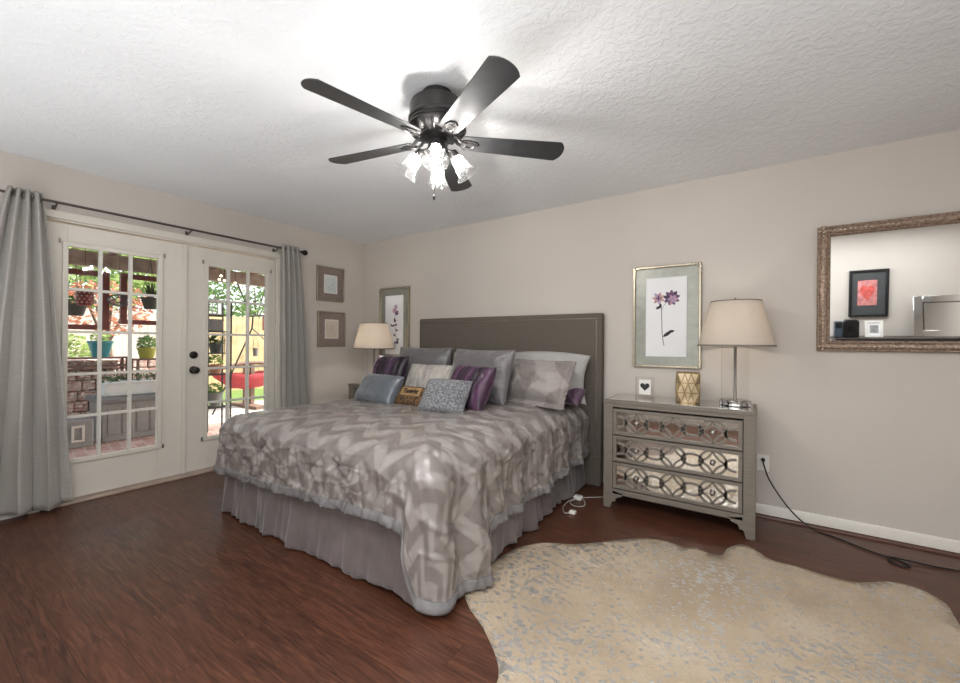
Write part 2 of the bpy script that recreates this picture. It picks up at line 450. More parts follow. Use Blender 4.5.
def nails(p0, p1, n):
    for k in range(n):
        f = k/(n-1)
        nh.sphere((p0[0]+(p1[0]-p0[0])*f, -.101, p0[1]+(p1[1]-p0[1])*f), .0075, 4, (1, .5, 1))
for ins in (.045,):
    nails((HX0+ins, .6), (HX0+ins, HZ-ins), 42); nails((HX1-ins, .25), (HX1-ins, HZ-ins), 58); nails((HX0+ins, HZ-ins), (HX1-ins, HZ-ins), 95)
tag(nh.make('nailhead_trim', MT['nickel'], o), 'row of small round metal nail heads')
G().box(BX0+.02, BX1-.02, BYF+.03, BYH, .34, .66).make('mattress', MT['mattress'], bed, bevel=.05)
G().box(BX0+.06, BX1-.06, BYF+.08, BYH, .12, .34).make('box_spring', MT['mattress'], bed, bevel=.02)
for x in (BX0+.12, BX1-.12):
    for y in (BYF+.16, BYH-.1): G().box(x-.03, x+.03, y-.03, y+.03, 0, .12).make('leg', MT['black_metal'], bed)

def perim(x0, x1, yf, yh, r, step):
    """points and outward normals along the left side, the foot and the right side, and the running length"""
    P = []; 
    n = int((yh-yf-r)/step); P += [((x0, yh+(yf+r-yh)*k/n), (-1, 0)) for k in range(n)]
    m = max(6, int(r*pi/2/step)); P += [((x0+r-r*cos(pi/2*k/m), yf+r-r*sin(pi/2*k/m)), (-cos(pi/2*k/m), -sin(pi/2*k/m))) for k in range(m)]
    n = int((x1-x0-2*r)/step); P += [((x0+r+(x1-x0-2*r)*k/n, yf), (0, -1)) for k in range(n)]
    P += [((x1-r+r*sin(pi/2*k/m), yf+r-r*cos(pi/2*k/m)), (sin(pi/2*k/m), -cos(pi/2*k/m))) for k in range(m)]
    n = int((yh-yf-r)/step); P += [((x1, yf+r+(yh-yf-r)*k/n), (1, 0)) for k in range(n+1)]
    return P
def interp(tab, x):
    if x <= tab[0][0]: return tab[0][1]
    for (a, b), (c, d) in zip(tab, tab[1:]):
        if x <= c: return b+(d-b)*(x-a)/(c-a)
    return tab[-1][1]
def sstep(a, b, x):
    t_ = min(1, max(0, (x-a)/(b-a))); return t_*t_*(3-2*t_)
# dust ruffle: one gathered cloth under the comforter, open at the head
def skirt_mat():
    m = N('mauve_grey_satin_ruffle'); p = m.coord('Object')
    m.set(m.ramp(m.noise(p, 5, 4), [(.3, rgb(98, 89, 88)), (.7, rgb(120, 110, 109))]), .42)
    m.b.inputs['Sheen Weight'].default_value = .3
    m.bump(m.noise(m.coord('Object', (1, 1, .15)), 40, 4), .3, .006); return m.m
MT['ruffle'] = skirt_mat()
PS = perim(BX0-.005, BX1+.0, BYF-.005, BYH, .04, .012)
nS, mS = len(PS), 22
sk_len = [0.0]
for a, b in zip(PS, PS[1:]): sk_len.append(sk_len[-1]+hypot(b[0][0]-a[0][0], b[0][1]-a[0][1]))
def sfn(i, j):
    (x, y), (nx, ny) = PS[i]; w = j/(mS-1); s = sk_len[i]
    q = noise.noise((s*1.3, 2, 0)); ga = .25+.75*sstep(-.25, .3, noise.noise((s*1.1, 9, 0)))
    fold = ga*(1.1*noise.noise((s*8+.6*q, w*.8, 3))+.7*noise.noise((s*19, w*.6, 8)))+.35*noise.noise((s*3.1, w, 8))
    fold += .5*(1-2.2*abs(noise.noise((s*11+w*.8, w*.3, 21))))*ga
    a = .003+.042*w
    off = .006+a*(fold)+.022*w*w
    hem = .016+.03*max(-.4, noise.noise((s*2.6, 5, 0)))
    # centre split of the foot panel
    if abs(x-1.92) < .06 and ny < -.9: off += .03*w*cos((x-1.92)/.06*pi/2)
    z = .42+(hem-.42)*w
    return (x+nx*off, y+ny*off, max(.004, z))
o = G().grid(sfn, nS, mS).make('bed_skirt', MT['ruffle'], bed, ang=80)
sm = o.modifiers.new('cloth', 'SOLIDIFY'); sm.thickness = .003

# comforter
CX0, CX1, CYF, CYH, CR = .985, 2.965, -2.125, -.125, .11
PC = perim(CX0, CX1, CYF, CYH, CR, .0085)
clen = [0.0]
for a, b in zip(PC, PC[1:]): clen.append(clen[-1]+hypot(b[0][0]-a[0][0], b[0][1]-a[0][1]))
FRONT = [(.985, .30), (1.0, .27), (1.06, .285), (1.378, .288), (1.68, .298), (1.996, .312), (2.27, .328), (2.51, .344), (2.69, .35), (2.82, .335), (2.855, .30), (2.875, .18), (2.89, .07), (2.90, .035), (2.97, .03)]
RIGHT = [(-2.13, .03), (-2.02, .03), (-1.90, .025), (-1.78, .02), (-1.725, .022), (-1.70, .09), (-1.67, .185), (-1.6, .232), (-1.4, .205), (-1.234, .197), (-.975, .222), (-.588, .242), (-.02, .268)]
TUFT = [(1.55, -1.85), (2.25, -1.85), (1.25, -1.25), (2.6, -1.3), (1.9, -1.45)]
def topz(x, y):
    ex = min(x-CX0, CX1-x, y-CYF)
    z = .664+.042*sstep(0, .35, ex)+.008*noise.noise((x*2.6, y*2.6, 1))+.003*noise.noise((x*7, y*4, 2))+.0025*exp(-(noise.noise((x*3.2+y*2, y*4.5-x*2, 12))/.08)**2)-.0025*exp(-(noise.noise((x*2.5-y*3, y*4+x*1.5, 22))/.08)**2)
    d = noise.noise((x*3+.8*noise.noise((x*2, y*2, 5)), y*11, 4)); z += .008*max(0, d)**1.2
    # puckers radiating in from the right edge
    f = sstep(.75, .1, CX1-x)*sstep(0, .05, CX1-x+.02); z += f*.009*(noise.noise((x*1.6, y*13, 7))+.6*(.6-2*abs(noise.noise((x*2.5+y, y*17, 9))))+.3*noise.noise((x*4, y*34, 9)))
    f = sstep(.6, .05, y-CYF); z += f*.006*(noise.noise((x*13, y*1.6, 17))+.6*(.6-2*abs(noise.noise((x*15+y, y*2.5, 19))))+.3*noise.noise((x*30, y*4, 19)))
    for tx, ty in TUFT:
        r = hypot(x-tx, y-ty)
        if r < .3: z -= .016*exp(-r/.05)-.006*exp(-r/.1)*cos(7*atan2(y-ty, x-tx))
    return z
YSP = CYF+.99; XC = (CX0+CX1)/2
nC, mi, mo = len(PC), 74, 66
STUFT = []
def side_state(i):
    (x, y), (nx, ny) = PC[i]
    if nx < -.9: hz = .285
    elif ny < -.5 or nx < 0: hz = interp(FRONT, x)
    else: hz = interp(RIGHT, y)
    return hz
def cfn(i, j):
    (x, y), (nx, ny) = PC[i]; s = clen[i]
    ix, iy = x-nx*CR, y-ny*CR                                   # where the rounding starts
    if j < mi:
        f = j/mi
        qx, qy = XC, max(min(iy, CYH), min(YSP, CYH)) if iy > YSP else YSP
        f2 = f**.85
        px, py = qx+(ix-qx)*f2, qy+(iy-qy)*f2
        cuv.append((px, py))
        return (px, py, topz(px, py))
    w = (j-mi)/(mo-1); hz = side_state(i); z0 = topz(ix, iy)
    arc = CR*pi/2; D = arc+max(.02, z0-CR-hz); d = D*w
    if d < arc: h = CR*sin(d/CR); z = z0-CR*(1-cos(d/CR))
    else: h = CR; z = z0-CR-(d-arc)
    dd = max(0, d-.05)
    k = dd/.45
    corner = exp(-(((s-(SC_R))/.30)**2))
    cornl = exp(-(((s-(SC_L))/.16)**2))
    rs = sstep(SC_R+.2, SC_R+.5, s)
    rg = lambda a, b, c_: 1-2.6*abs(noise.noise((a, b, c_)))
    cr = lambda a, b, c_, wd=.10: exp(-(noise.noise((a, b, c_))/wd)**2)
    fold = .42*noise.noise((s*4.5, d*1.0, 1))+.30*cr(s*8+1.2*d, d*.9, 2)-.26*cr(s*7-1.5*d, d*.8+4, 5, .08)+.20*cr(s*15+2*d, d*1.3, 7, .09)-.14*cr(s*17-3*d, d*1.5+7, 9, .08)
    cn = exp(-(((s-SC_R))/.13)**2); fold *= 1-.85*cn
    off = .036*min(1, dd/.14)*(fold*(.55+.5*k))+.012*k
    off += corner*min(1, dd/.55)*(.022+.024*sin(2*pi*(s-SC_R)/.24+.4))
    off += .045*min(1, dd/.45)*exp(-((s-SC_R+.075)/.022)**2)
    off += cornl*min(1, dd/.3)*.03
    off += rs*k*.022*sin(2*pi*s/.31+2*noise.noise((s*2, 3, 3)))
    if nx > .9: off += .055*min(1, dd/.55)*exp(-((y+1.78)/.11)**2)
    g1 = min(1, dd/.1)*(1-.8*cn)
    puck = g1*(.005*cr(s*5+d*7, d*8-s*2, 33, .07)-.004*cr(s*4-d*8, d*7+s*2, 11, .07))
    puck += cn*min(1, dd/.2)*(.012*rg(s*9, d*.8, 41)+.006*rg(s*22-4*d, d*1.3+2, 43))   # diagonal quilting creases
    ang = noise.noise((s*3.0-d*5, d*3+s*2, 11)); puck += .009*max(0, .16-abs(ang))/.16*min(1, dd/.1)
    for ts, td in STUFT:
        r = hypot(s-ts, d-td)
        if r < .3: puck += -.022*exp(-r/.03)+.007*exp(-r/.08)*cos(7*atan2(d-td, s-ts))
    if z < .06: off = max(off, .004)
    h += off+puck-.004
    # hem bulge
    e = D-d
    if e < .06: h += .008*(1-e/.06)
    cuv.append((ix+nx*d, iy+ny*d))
    px, py = ix+nx*h, iy+ny*h
    return (px, py, max(.008, z))
SC_L = CYH-CYF-CR+CR*pi/4
SC_R = (CYH-CYF-CR)+CR*pi/2+(CX1-CX0-2*CR)+CR*pi/4
STUFT += [(SC_R-.62, .20), (SC_R+.12, .40), (SC_L+.55, .22), (SC_R+.9, .22)]
def comforter_mat():
    m = N('silver_taupe_satin_chevron'); uv = m.n('ShaderNodeUVMap').outputs[0]
    x, y, _ = m.sep(uv)
    tri = m.math('PINGPONG', x, .14)
    v = m.math('ADD', y, m.math('MULTIPLY', tri, 1.05))
    band = m.math('PINGPONG', m.math('DIVIDE', v, .095), 1.0)
    s = m.step(band, .47, .53)
    col = m.mix(s, rgb(126, 118, 114), rgb(152, 145, 141))
    m.set(col, m.mix(s, (.33, .33, .33, 1), (.25, .25, .25, 1)))
    m.b.inputs['Specular IOR Level'].default_value = .8
    p = m.coord('Object')
    b1 = m.math('ABSOLUTE', m.math('SUBTRACT', m.noise(p, 11, 5, .62, 1.6), .5)); b2 = m.noise(p, 130, 2)
    m.bump(m.math('ADD', b1, m.math('MULTIPLY', b2, .04)), .12, .010)
    return m.m
MT['comforter'] = comforter_mat()
def hem_mat():
    m = N('blue_grey_satin_hem'); p = m.coord('Object')
    m.set(m.ramp(m.noise(p, 9, 4), [(.3, rgb(108, 105, 106)), (.7, rgb(132, 129, 129))]), .5); m.bump(m.noise(p, 50, 3), .3, .004); return m.m
MT['hem'] = hem_mat()
cuv = []
cg = G().grid(cfn, nC, mi+mo)
comf = cg.make('comforter', MT['comforter'], uvf=cuv, ang=180)
tag(comf, 'silver taupe satin comforter with chevron bands draped over the bed', 'comforter')
sm = comf.modifiers.new('cloth', 'SOLIDIFY'); sm.thickness = .006; sm.offset = -1
OC = OFF[comf.name]
# hem band follows the comforter edge
hv = [cg.v[(mi+mo-1)*nC+i] for i in range(nC)]
hg = G(); rows = []
HW = [i_ for i_ in range(8)]
def hem_fn(i, j):
    (x, y), (nx, ny) = PC[i]; row = mi+mo-1
    # walk up the side rows until the band width is reached
    target = .05*j/6
    acc = 0; r = row; p = cg.v[r*nC+i]
    while r > mi and acc < target:
        q = cg.v[(r-1)*nC+i]; L = (q-p).length
        if acc+L >= target:
            p = p+(q-p)*((target-acc)/L if L > 1e-6 else 0); acc = target; break
        acc += L; p = q; r -= 1
    o_ = .0045+.004*sin(pi*j/6)
    return (p.x+nx*o_, p.y+ny*o_, p.z-.002*(j == 0))
hb = hg.grid(hem_fn, nC, 7).make('hem_band', MT['hem'], comf, ang=180)
sm = hb.modifiers.new('cloth', 'SOLIDIFY'); sm.thickness = .004
def near_side(ts, td):
    i = min(range(nC), key=lambda k: abs(clen[k]-ts)); hz = side_state(i); (x, y), (nx, ny) = PC[i]
    best = min(range(mi, mi+mo), key=lambda j: abs(((j-mi)/(mo-1))*(CR*pi/2+max(.02, topz(x-nx*CR, y-ny*CR)-CR-hz))-td))
    return cg.v[best*nC+i], (nx, ny)
for ts, td in STUFT:
    p, n_ = near_side(ts, td); gk = G()
    for q in range(5):
        a = q*2.4; gk.tube([(p.x+n_[0]*.004, p.y+n_[1]*.004, p.z), (p.x+n_[0]*.012+.012*cos(a)*abs(n_[1]), p.y+n_[1]*.012+.012*cos(a)*abs(n_[0]), p.z+.012*sin(a))], .0022, 5)
    tag(gk.make('tuft', MT['hem'], comf), 'small knotted tuft of the comforter')

# ------------------------------------------------------------------ pillows
def satin(name, c, rough=.33, var=.06, bscale=18, bump=.3):
    m = N(name); p = m.coord('Object')
    d = tuple(x*(1-var) for x in c[:3])+(1,); l = tuple(min(1, x*(1+var)) for x in c[:3])+(1,)
    m.set(m.ramp(m.noise(p, 6, 3), [(.3, d), (.7, l)]), rough); m.b.inputs['Sheen Weight'].default_value = .25
    m.b.inputs['Specular IOR Level'].default_value = .65
    m.bump(m.math('ABSOLUTE', m.math('SUBTRACT', m.noise(p, bscale*.6, 5, .6, 1.4), .5)), bump*1.6, .02); return m.m
MT['euro'] = satin('lavender_grey_satin', rgb(108, 103, 105), .34)
MT['euro2'] = satin('grey_satin', rgb(110, 107, 109), .34)
MT['bluegrey'] = satin('steel_blue_satin', rgb(88, 95, 103), .3, bscale=8)
def purple_mat(name, c1, c2, c3, freq):
    m = N(name); uv = m.n('ShaderNodeUVMap').outputs[0]; x, y, _ = m.sep(uv)
    dn = m.noise(uv, 4, 4); xx = m.math('ADD', m.math('MULTIPLY', x, freq), m.math('MULTIPLY', dn, .9))
    w = m.math('PINGPONG', xx, 1.0)
    st = m.comb(m.math('MULTIPLY', x, freq*9), m.math('MULTIPLY', y, 5)); f = m.noise(st, 1, 4, .7)
    c = m.ramp(m.math('ADD', m.math('MULTIPLY', w, .6), m.math('MULTIPLY', f, .5)), [(.28, c1), (.6, c2), (.95, c3)])
    m.set(c, .38); m.b.inputs['Sheen Weight'].default_value = .2; m.b.inputs['Sheen Tint'].default_value = (.8, .6, .8, 1)
    m.bump(m.math('ADD', w, m.math('MULTIPLY', f, .6)), .6, .01); return m.m
MT['purple'] = purple_mat('ruched_purple_velvet', rgb(22, 13, 24), rgb(48, 29, 50), rgb(96, 70, 100), 8)
MT['purple2'] = purple_mat('ruched_plum_satin', rgb(24, 9, 23), rgb(50, 20, 45), rgb(104, 66, 100), 12)
def sequin_mat():
    m = N('silver_sequins'); p = m.coord('Object')
    n_ = m.n('ShaderNodeTexVoronoi'); n_.inputs['Scale'].default_value = 130; m.l(p, n_.inputs['Vector'])
    cc = n_.outputs['Color']; 
    sp = m.sep(cc)[0]
    uv = m.n('ShaderNodeUVMap').outputs[0]; x, y, _ = m.sep(uv)
    col = m.mix(m.step(sp, .35, .9), rgb(138, 140, 146), rgb(206, 208, 212))
    m.set(col, .34, .55)
    m.bump(m.math('ADD', m.math('MULTIPLY', n_.outputs['Distance'], 1.0), sp), .9, .012); return m.m
MT['sequin'] = sequin_mat()
def leopard_mat():
    m = N('leopard_print'); p = m.coord('Object'); d = m.vor(p, 42)
    s = m.step(m.math('ABSOLUTE', m.math('SUBTRACT', d, .30)), .10, .14)
    m.set(m.mix(s, rgb(18, 13, 11), rgb(112, 82, 52)), .7); m.bump(m.noise(p, 200, 2), .2, .003); return m.m
MT['leopard'] = leopard_mat()
def pleat_mat():
    m = N('ivory_ruffled_fabric'); uv = m.n('ShaderNodeUVMap').outputs[0]; x, y, _ = m.sep(uv)
    st = m.comb(m.math('MULTIPLY', x, 34), m.math('MULTIPLY', y, 7)); f = m.noise(st, 1, 3, .6, .8)
    m.set(m.ramp(f, [(.3, rgb(150, 144, 138)), (.6, rgb(196, 190, 183))]), .7); m.bump(f, .9, .014); return m.m
MT['pleat'] = pleat_mat()
def sham_mat():
    m = N('chevron_satin_sham'); uv = m.n('ShaderNodeUVMap').outputs[0]; x, y, _ = m.sep(uv)
    tri = m.math('PINGPONG', y, .28); v = m.math('ADD', x, m.math('MULTIPLY', tri, 1.0))
    s = m.step(m.math('PINGPONG', m.math('DIVIDE', v, .2), 1.0), .46, .54)
    m.set(m.mix(s, rgb(134, 125, 121), rgb(158, 150, 146)), .34); m.b.inputs['Sheen Weight'].default_value = .25
    p = m.coord('Object'); m.bump(m.math('ABSOLUTE', m.math('SUBTRACT', m.noise(p, 9, 5, .6, 1.6), .5)), .7, .025); return m.m
MT['sham'] = sham_mat()
MT['sham_edge'] = satin('silver_flange_satin', rgb(160, 155, 152), .4)
MT['white_case'] = satin('pale_grey_cotton', rgb(172, 170, 167), .7, bscale=10)
MT['plum_cotton'] = satin('plum_satin', rgb(92, 64, 88), .4)

def cushion(W_, H_, T_, n=44, concave=.05, wr=.008, seed=0, flange=0, disp=None, pw=.55, sag=0):
    """vertical cushion standing on its lower edge: width along x, height along z, thickness along y; returns G and uv"""
    g = G(); uv = []
    def pt(u, v, sgn):
        fu = 1-flange*2/W_; fv = 1-flange*2/H_
        uu = min(1, abs(u)/fu); vv = min(1, abs(v)/fv)
        th = T_/2*(max(0, 1-uu**3.2)*max(0, 1-vv**3.2))**pw
        x = W_/2*u*(1-concave*(1-v*v)*(1 if flange == 0 else .4)); z = H_/2*v*(1-concave*(1-u*u)*(1 if flange == 0 else .4))
        if sag: z -= sag*(1-u*u)*max(0, v)
        wn = wr*(noise.noise((u*2.2+seed, v*2.2, sgn*3))+.6*noise.noise((u*5+seed, v*5, sgn*7)))*min(1, th/(T_*.12))
        # creases running in from the corners
        rr = hypot(abs(u)-1, abs(v)-1); aa = atan2(abs(v)-1, abs(u)-1)
        wn += wr*.9*sin(aa*14+seed+u)*exp(-rr/.35)*min(1, th/(T_*.2))
        if disp: wn += disp(u, v)*min(1, th/(T_*.3))
        y = sgn*(th+wn)
        if th == 0: y = .004*noise.noise((u*6+seed, v*6, 2))
        return (x, y, z+H_/2)
    N_ = n
    idx = {}
    for sgn in (-1, 1):
        for j in range(N_):
            for i in range(N_):
                u = -1+2*i/(N_-1); v = -1+2*j/(N_-1)
                edge = i in (0, N_-1) or j in (0, N_-1)
                if edge and sgn == 1: continue
                idx[(sgn, i, j)] = len(g.v)
                if edge: idx[(1, i, j)] = len(g.v)
                p = pt(u, v, sgn); 
                if edge: p = (p[0], 0.0 if flange == 0 else p[1], p[2])
                g.v.append(Vector(p)); uv.append((W_/2*u, H_/2*v))
    for sgn in (-1, 1):
        for j in range(N_-1):
            for i in range(N_-1):
                q = [idx[(sgn, i, j)], idx[(sgn, i+1, j)], idx[(sgn, i+1, j+1)], idx[(sgn, i, j+1)]]
                g.f.append(tuple(q if sgn == -1 else q[::-1]))
    return g, uv
def pillow(B, W_, H_, T_, yawd, lean, m, label, group='pillows piled at the head of the bed', roll=0, name='pillow', **k):
    g, uv = cushion(W_, H_, T_, **k)
    o = g.make(name, m, off=(0, 0, 0), uvf=uv, ang=180)
    o.location = B; o.rotation_euler = (Matrix.Rotation(radians(yawd), 3, 'Z') @ Matrix.Rotation(radians(-lean), 3, 'X') @ Matrix.Rotation(radians(roll), 3, 'Y')).to_euler()
    tag(o, label, 'pillow', group); return o
ZB = .70
pillow((2.58, -.245, ZB), .88, .40, .17, -5, 10, MT['white_case'], 'pale grey pillow lying back against the headboard behind the chevron sham', seed=3, sag=-.05, concave=.10, wr=.014)
pillow((2.885, -.34, ZB), .20, .16, .10, -25, 35, MT['plum_cotton'], 'small plum cushion peeking out at the right end of the pillow pile', seed=31, name='cushion')
pillow((1.255, -.34, ZB), .70, .46, .19, 4, 15, MT['euro2'], 'left one of the two large grey satin square pillows against the headboard', seed=5, wr=.012)
pillow((2.165, -.66, ZB), .72, .46, .19, -11, 17, MT['euro'], 'right one of the two large grey satin square pillows, beside the chevron sham', seed=8, wr=.014)
s9 = pillow((2.66, -.58, ZB), .62, .40, .21, -11, 27, MT['sham'], 'taupe satin chevron pillow sham with flat flange at the right of the pile', seed=11, wr=.016, flange=.045)
pillow((1.035, -.62, ZB), .50, .38, .16, -6, 20, MT['purple'], 'dark purple ruched cushion at the left, behind the steel blue one', seed=13, wr=.006, name='cushion',
       disp=lambda u, v: .006*sin(u*24+2*noise.noise((u*2, v*2, 0))))
pillow((2.29, -1.0, ZB-.01), .50, .36, .17, -20, 25, MT['purple2'], 'plum purple ruched cushion behind the silver sequin cushion', seed=17, wr=.006, name='cushion',
       disp=lambda u, v: .007*sin(u*30+3*noise.noise((u*2, v*2, 4))))
pillow((1.66, -.72, ZB), .50, .32, .16, 3, 25, MT['pleat'], 'ivory ruffled cushion in the middle of the pile', seed=19, name='cushion',
       disp=lambda u, v: .006*noise.noise((u*14, v*4, 3)))
pillow((1.535, -1.21, ZB-.01), .51, .27, .17, -7, 33, MT['bluegrey'], 'plain steel blue satin cushion at the front left of the pile', seed=23, wr=.006, name='cushion')
pillow((2.285, -1.25, ZB-.01), .385, .275, .17, 4, 33, MT['sequin'], 'silver sequin cushion at the front right of the pile', seed=27, wr=.004, name='cushion')
lp = pillow((1.885, -1.14, ZB-.01), .36, .17, .10, 2, 30, MT['leopard'], 'small leopard print cushion with a golden Tonight panel', seed=29, wr=.002, concave=.02, n=30, name='cushion')
MT['gold_cloth'] = fabric('golden_cloth', rgb(164, 132, 88), .7, 300)
MT['dark_ink'] = mat('dark_brown_ink', rgb(40, 24, 14), .7)
g = G()
def patch(i, j):
    u = -.088+.196*i/12; v = .075+.074*j/6
    th = .05*((1-abs(u/.18)**3.2)*(1-abs((v-.085)/.085)**3.2))**.55
    return (u, -th-.004, v)
pg_ = g.grid(patch, 13, 7).make('word_panel', MT['gold_cloth'], off=(0, 0, 0)); pg_.parent = lp
pg_.modifiers.new('t', 'SOLIDIFY').thickness = .003
fc = bpy.data.curves.new('word', 'FONT'); fc.body = 'Tonight'; fc.size = .056; fc.align_x = 'CENTER'; fc.align_y = 'CENTER'; fc.extrude = .0008; fc.shear = .25; fc.offset = .0022
fo = bpy.data.objects.new('word_tmp', fc); COL.objects.link(fo)
dg = bpy.context.evaluated_depsgraph_get(); me = bpy.data.meshes.new_from_object(fo.evaluated_get(dg)); bpy.data.objects.remove(fo)
for v in me.vertices:
    x, y, z = v.co; u = x*.86+.012; vv = .110+y
    th = .05*((1-min(.99, abs(u/.18))**3.2)*(1-min(.99, abs((vv-.085)/.085))**3.2))**.55
    v.co = (u, -th-.0075-z, vv)
me.name = 'lettering'; me.materials.clear(); me.materials.append(MT['dark_ink'])
wo = bpy.data.objects.new('lettering', me); COL.objects.link(wo); wo.parent = lp; tag(wo, 'dark word Tonight in slanted letters')

# ------------------------------------------------------------------ dressers with mirrored drawers
def dresser_mat():
    m = N('weathered_grey_wood'); p = m.coord('Object', (3, 3, 60)); f = m.noise(p, 2, 4)
    g_ = m.noise(m.coord('Object'), 9, 3)
    m.set(m.ramp(f, [(.25, rgb(112, 105, 96)), (.75, rgb(126, 118, 108))]), .5); m.bump(f, .12, .002); return m.m
MT['dresser'] = dresser_mat()
MT['dresser_top'] = mirror_mat('mirrored_top', (.62, .60, .57, 1), .12)
def make_dresser(loc, label, w=.93, h=.785, cols=(-.235, 0, .235), links=(-.1175, .1175), kind='dresser'):
    t = thing(kind, (0, 0, 0), label, kind)
    d = .42; x0 = -w/2; y0, y1 = -d, 0       # front is -y
    g = G(); lw = .065
    # side panels with shaped feet, front stiles
    for s in (-1, 1):
        xa, xb = sorted((s*w/2, s*(w/2-.022)))
        g.prism([(y0+.021, 0), (y0+.06, 0), (y0+.07, .05), (y0+.10, .07), (y1-.10, .07), (y1-.07, .05), (y1-.06, 0), (y1, 0), (y1, h-.025), (y0+.021, h-.025)], xa, xb, 'x')
        xs = [s*w/2, s*(w/2-lw)]; 
        g.prism([(s*(w/2-.001), 0), (s*(w/2-.05), 0), (s*(w/2-.062), .045), (s*(w/2-.085), .05), (s*(w/2-.09), .075), (s*(w/2-.13), .09), (s*(w/2-.14), .115), (s*(w/2-lw), .13), (s*(w/2-lw), h-.025), (s*(w/2-.001), h-.025)][::s], y0, y0+.022, 'y')
    g.box(x0+.03, -x0-.03, y1-.02, y1-.005, .09, h-.03)        # back
    g.box(x0+.02, -x0-.02, y0+.005, y1-.01, .10, .125)          # bottom
    g.box(-w/2+lw, w/2-lw, y0, y0+.022, .105, .142)            # apron rail
    g.box(-w/2+lw, w/2-lw, y0, y0+.022, h-.05, h-.024)         # top rail
    g.make('carcass', MT['dresser'], t, off=(0, 0, 0), bevel=.002)
    tp = G().box(x0-.004, -x0+.004, y0-.006, y1, h-.025, h-.002).make('top', MT['dresser'], t, off=(0, 0, 0), bevel=.003)
    G().box(x0+.02, -x0-.02, y0+.02, y1-.02, h-.002, h+.003).make('top_glass', MT['dresser_top'], tp, off=(0, 0, 0), bevel=.001)
    dx0, dx1 = -w/2+lw+.004, w/2-lw-.004
    dz = (h-.203)/3; zs = [(.150+dz*k, .150+dz*k+dz-.008) for k in range(3)]
    for (za, zb) in zs:
        fr = G(); e = .022; yf_ = y0-.004
        fr.box(dx0, dx1, yf_, y0+.016, za, za+e); fr.box(dx0, dx1, yf_, y0+.016, zb-e, zb)
        fr.box(dx0, dx0+e, yf_, y0+.016, za+e, zb-e); fr.box(dx1-e, dx1, yf_, y0+.016, za+e, zb-e)
        fr.box(dx0+.01, dx1-.01, y0+.02, y1-.05, za+.01, za+.02)   # drawer floor
        dr = fr.make('drawer', MT['dresser'], t, off=(0, 0, 0), bevel=.0015)
        G().box(dx0+e, dx1-e, y0+.008, y0+.012, za+e, zb-e).make('mirror_panel', MT['drawer_mirror'], dr, off=(0, 0, 0))
        # fretwork of rings, stars and ovals
        fz = G(); zc = (za+zb)/2; R = (zb-za)/2-e+.004; bw = .0145; X = Matrix.Translation((0, y0+.0085, 0)); th = .0085
        for cx in cols:
            fz.ribbon([(cx+R*1.02*cos(a), zc+R*sin(a)) for a in [2*pi*k/40 for k in range(40)]], bw, th, True, X)
            for sx in (-1, 1):
                for sz in (-1, 1):
                    q = []
                    for k in range(13):
                        a = pi/2*k/12; rr = R*1.0
                        # arcs bowed in towards the middle: a four-point star with a slim petal outside each side
                        bx = R*1.02*(1-sin(a)); bz = R*(1-cos(a)); m_ = .62
                        lx = R*1.02*(1-k/12); lz = R*(k/12)
                        q.append((cx+sx*(lx*(1-m_)+bx*m_), zc+sz*(lz*(1-m_)+bz*m_)))
                    fz.ribbon(q, bw*.85, th, False, X)
        for cx in links:
            fz.ribbon([(cx+.062*cos(a), zc+R*.5*sin(a)) for a in [2*pi*k/32 for k in range(32)]], bw, th, True, X)
        for s in (-1, 1):
            cx = s*(cols[-1]+.13)
            fz.ribbon([(cx-s*.062*cos(a), zc+R*.5*sin(a)) for a in [-pi/2+pi*k/16 for k in range(17)]], bw, th, False, X)
        fz.make('fretwork', MT['dresser'], dr, off=(0, 0, 0))
        for cx in (cols[0], cols[-1]):
            X2 = frame((cx, y0+.01, zc), (1, 0, 0), (0, -1, 0))
            G().lathe([(.007, 0), (.007, .012), (.015, .016), (.017, .022), (.013, .029), (.004, .032)], 16, X2).make('knob', MT['nickel'], dr, off=(0, 0, 0))
    t.location = loc
    return t
dr1 = make_dresser((3.675, -.045, 0), 'grey dresser with mirrored fretwork drawers right of the bed')
dr2 = make_dresser((.62, -.045, 0), 'grey nightstand under the glowing lamp in the left corner, mostly hidden by the bed', .64, .72, (-.12, .12), (0,), 'nightstand')

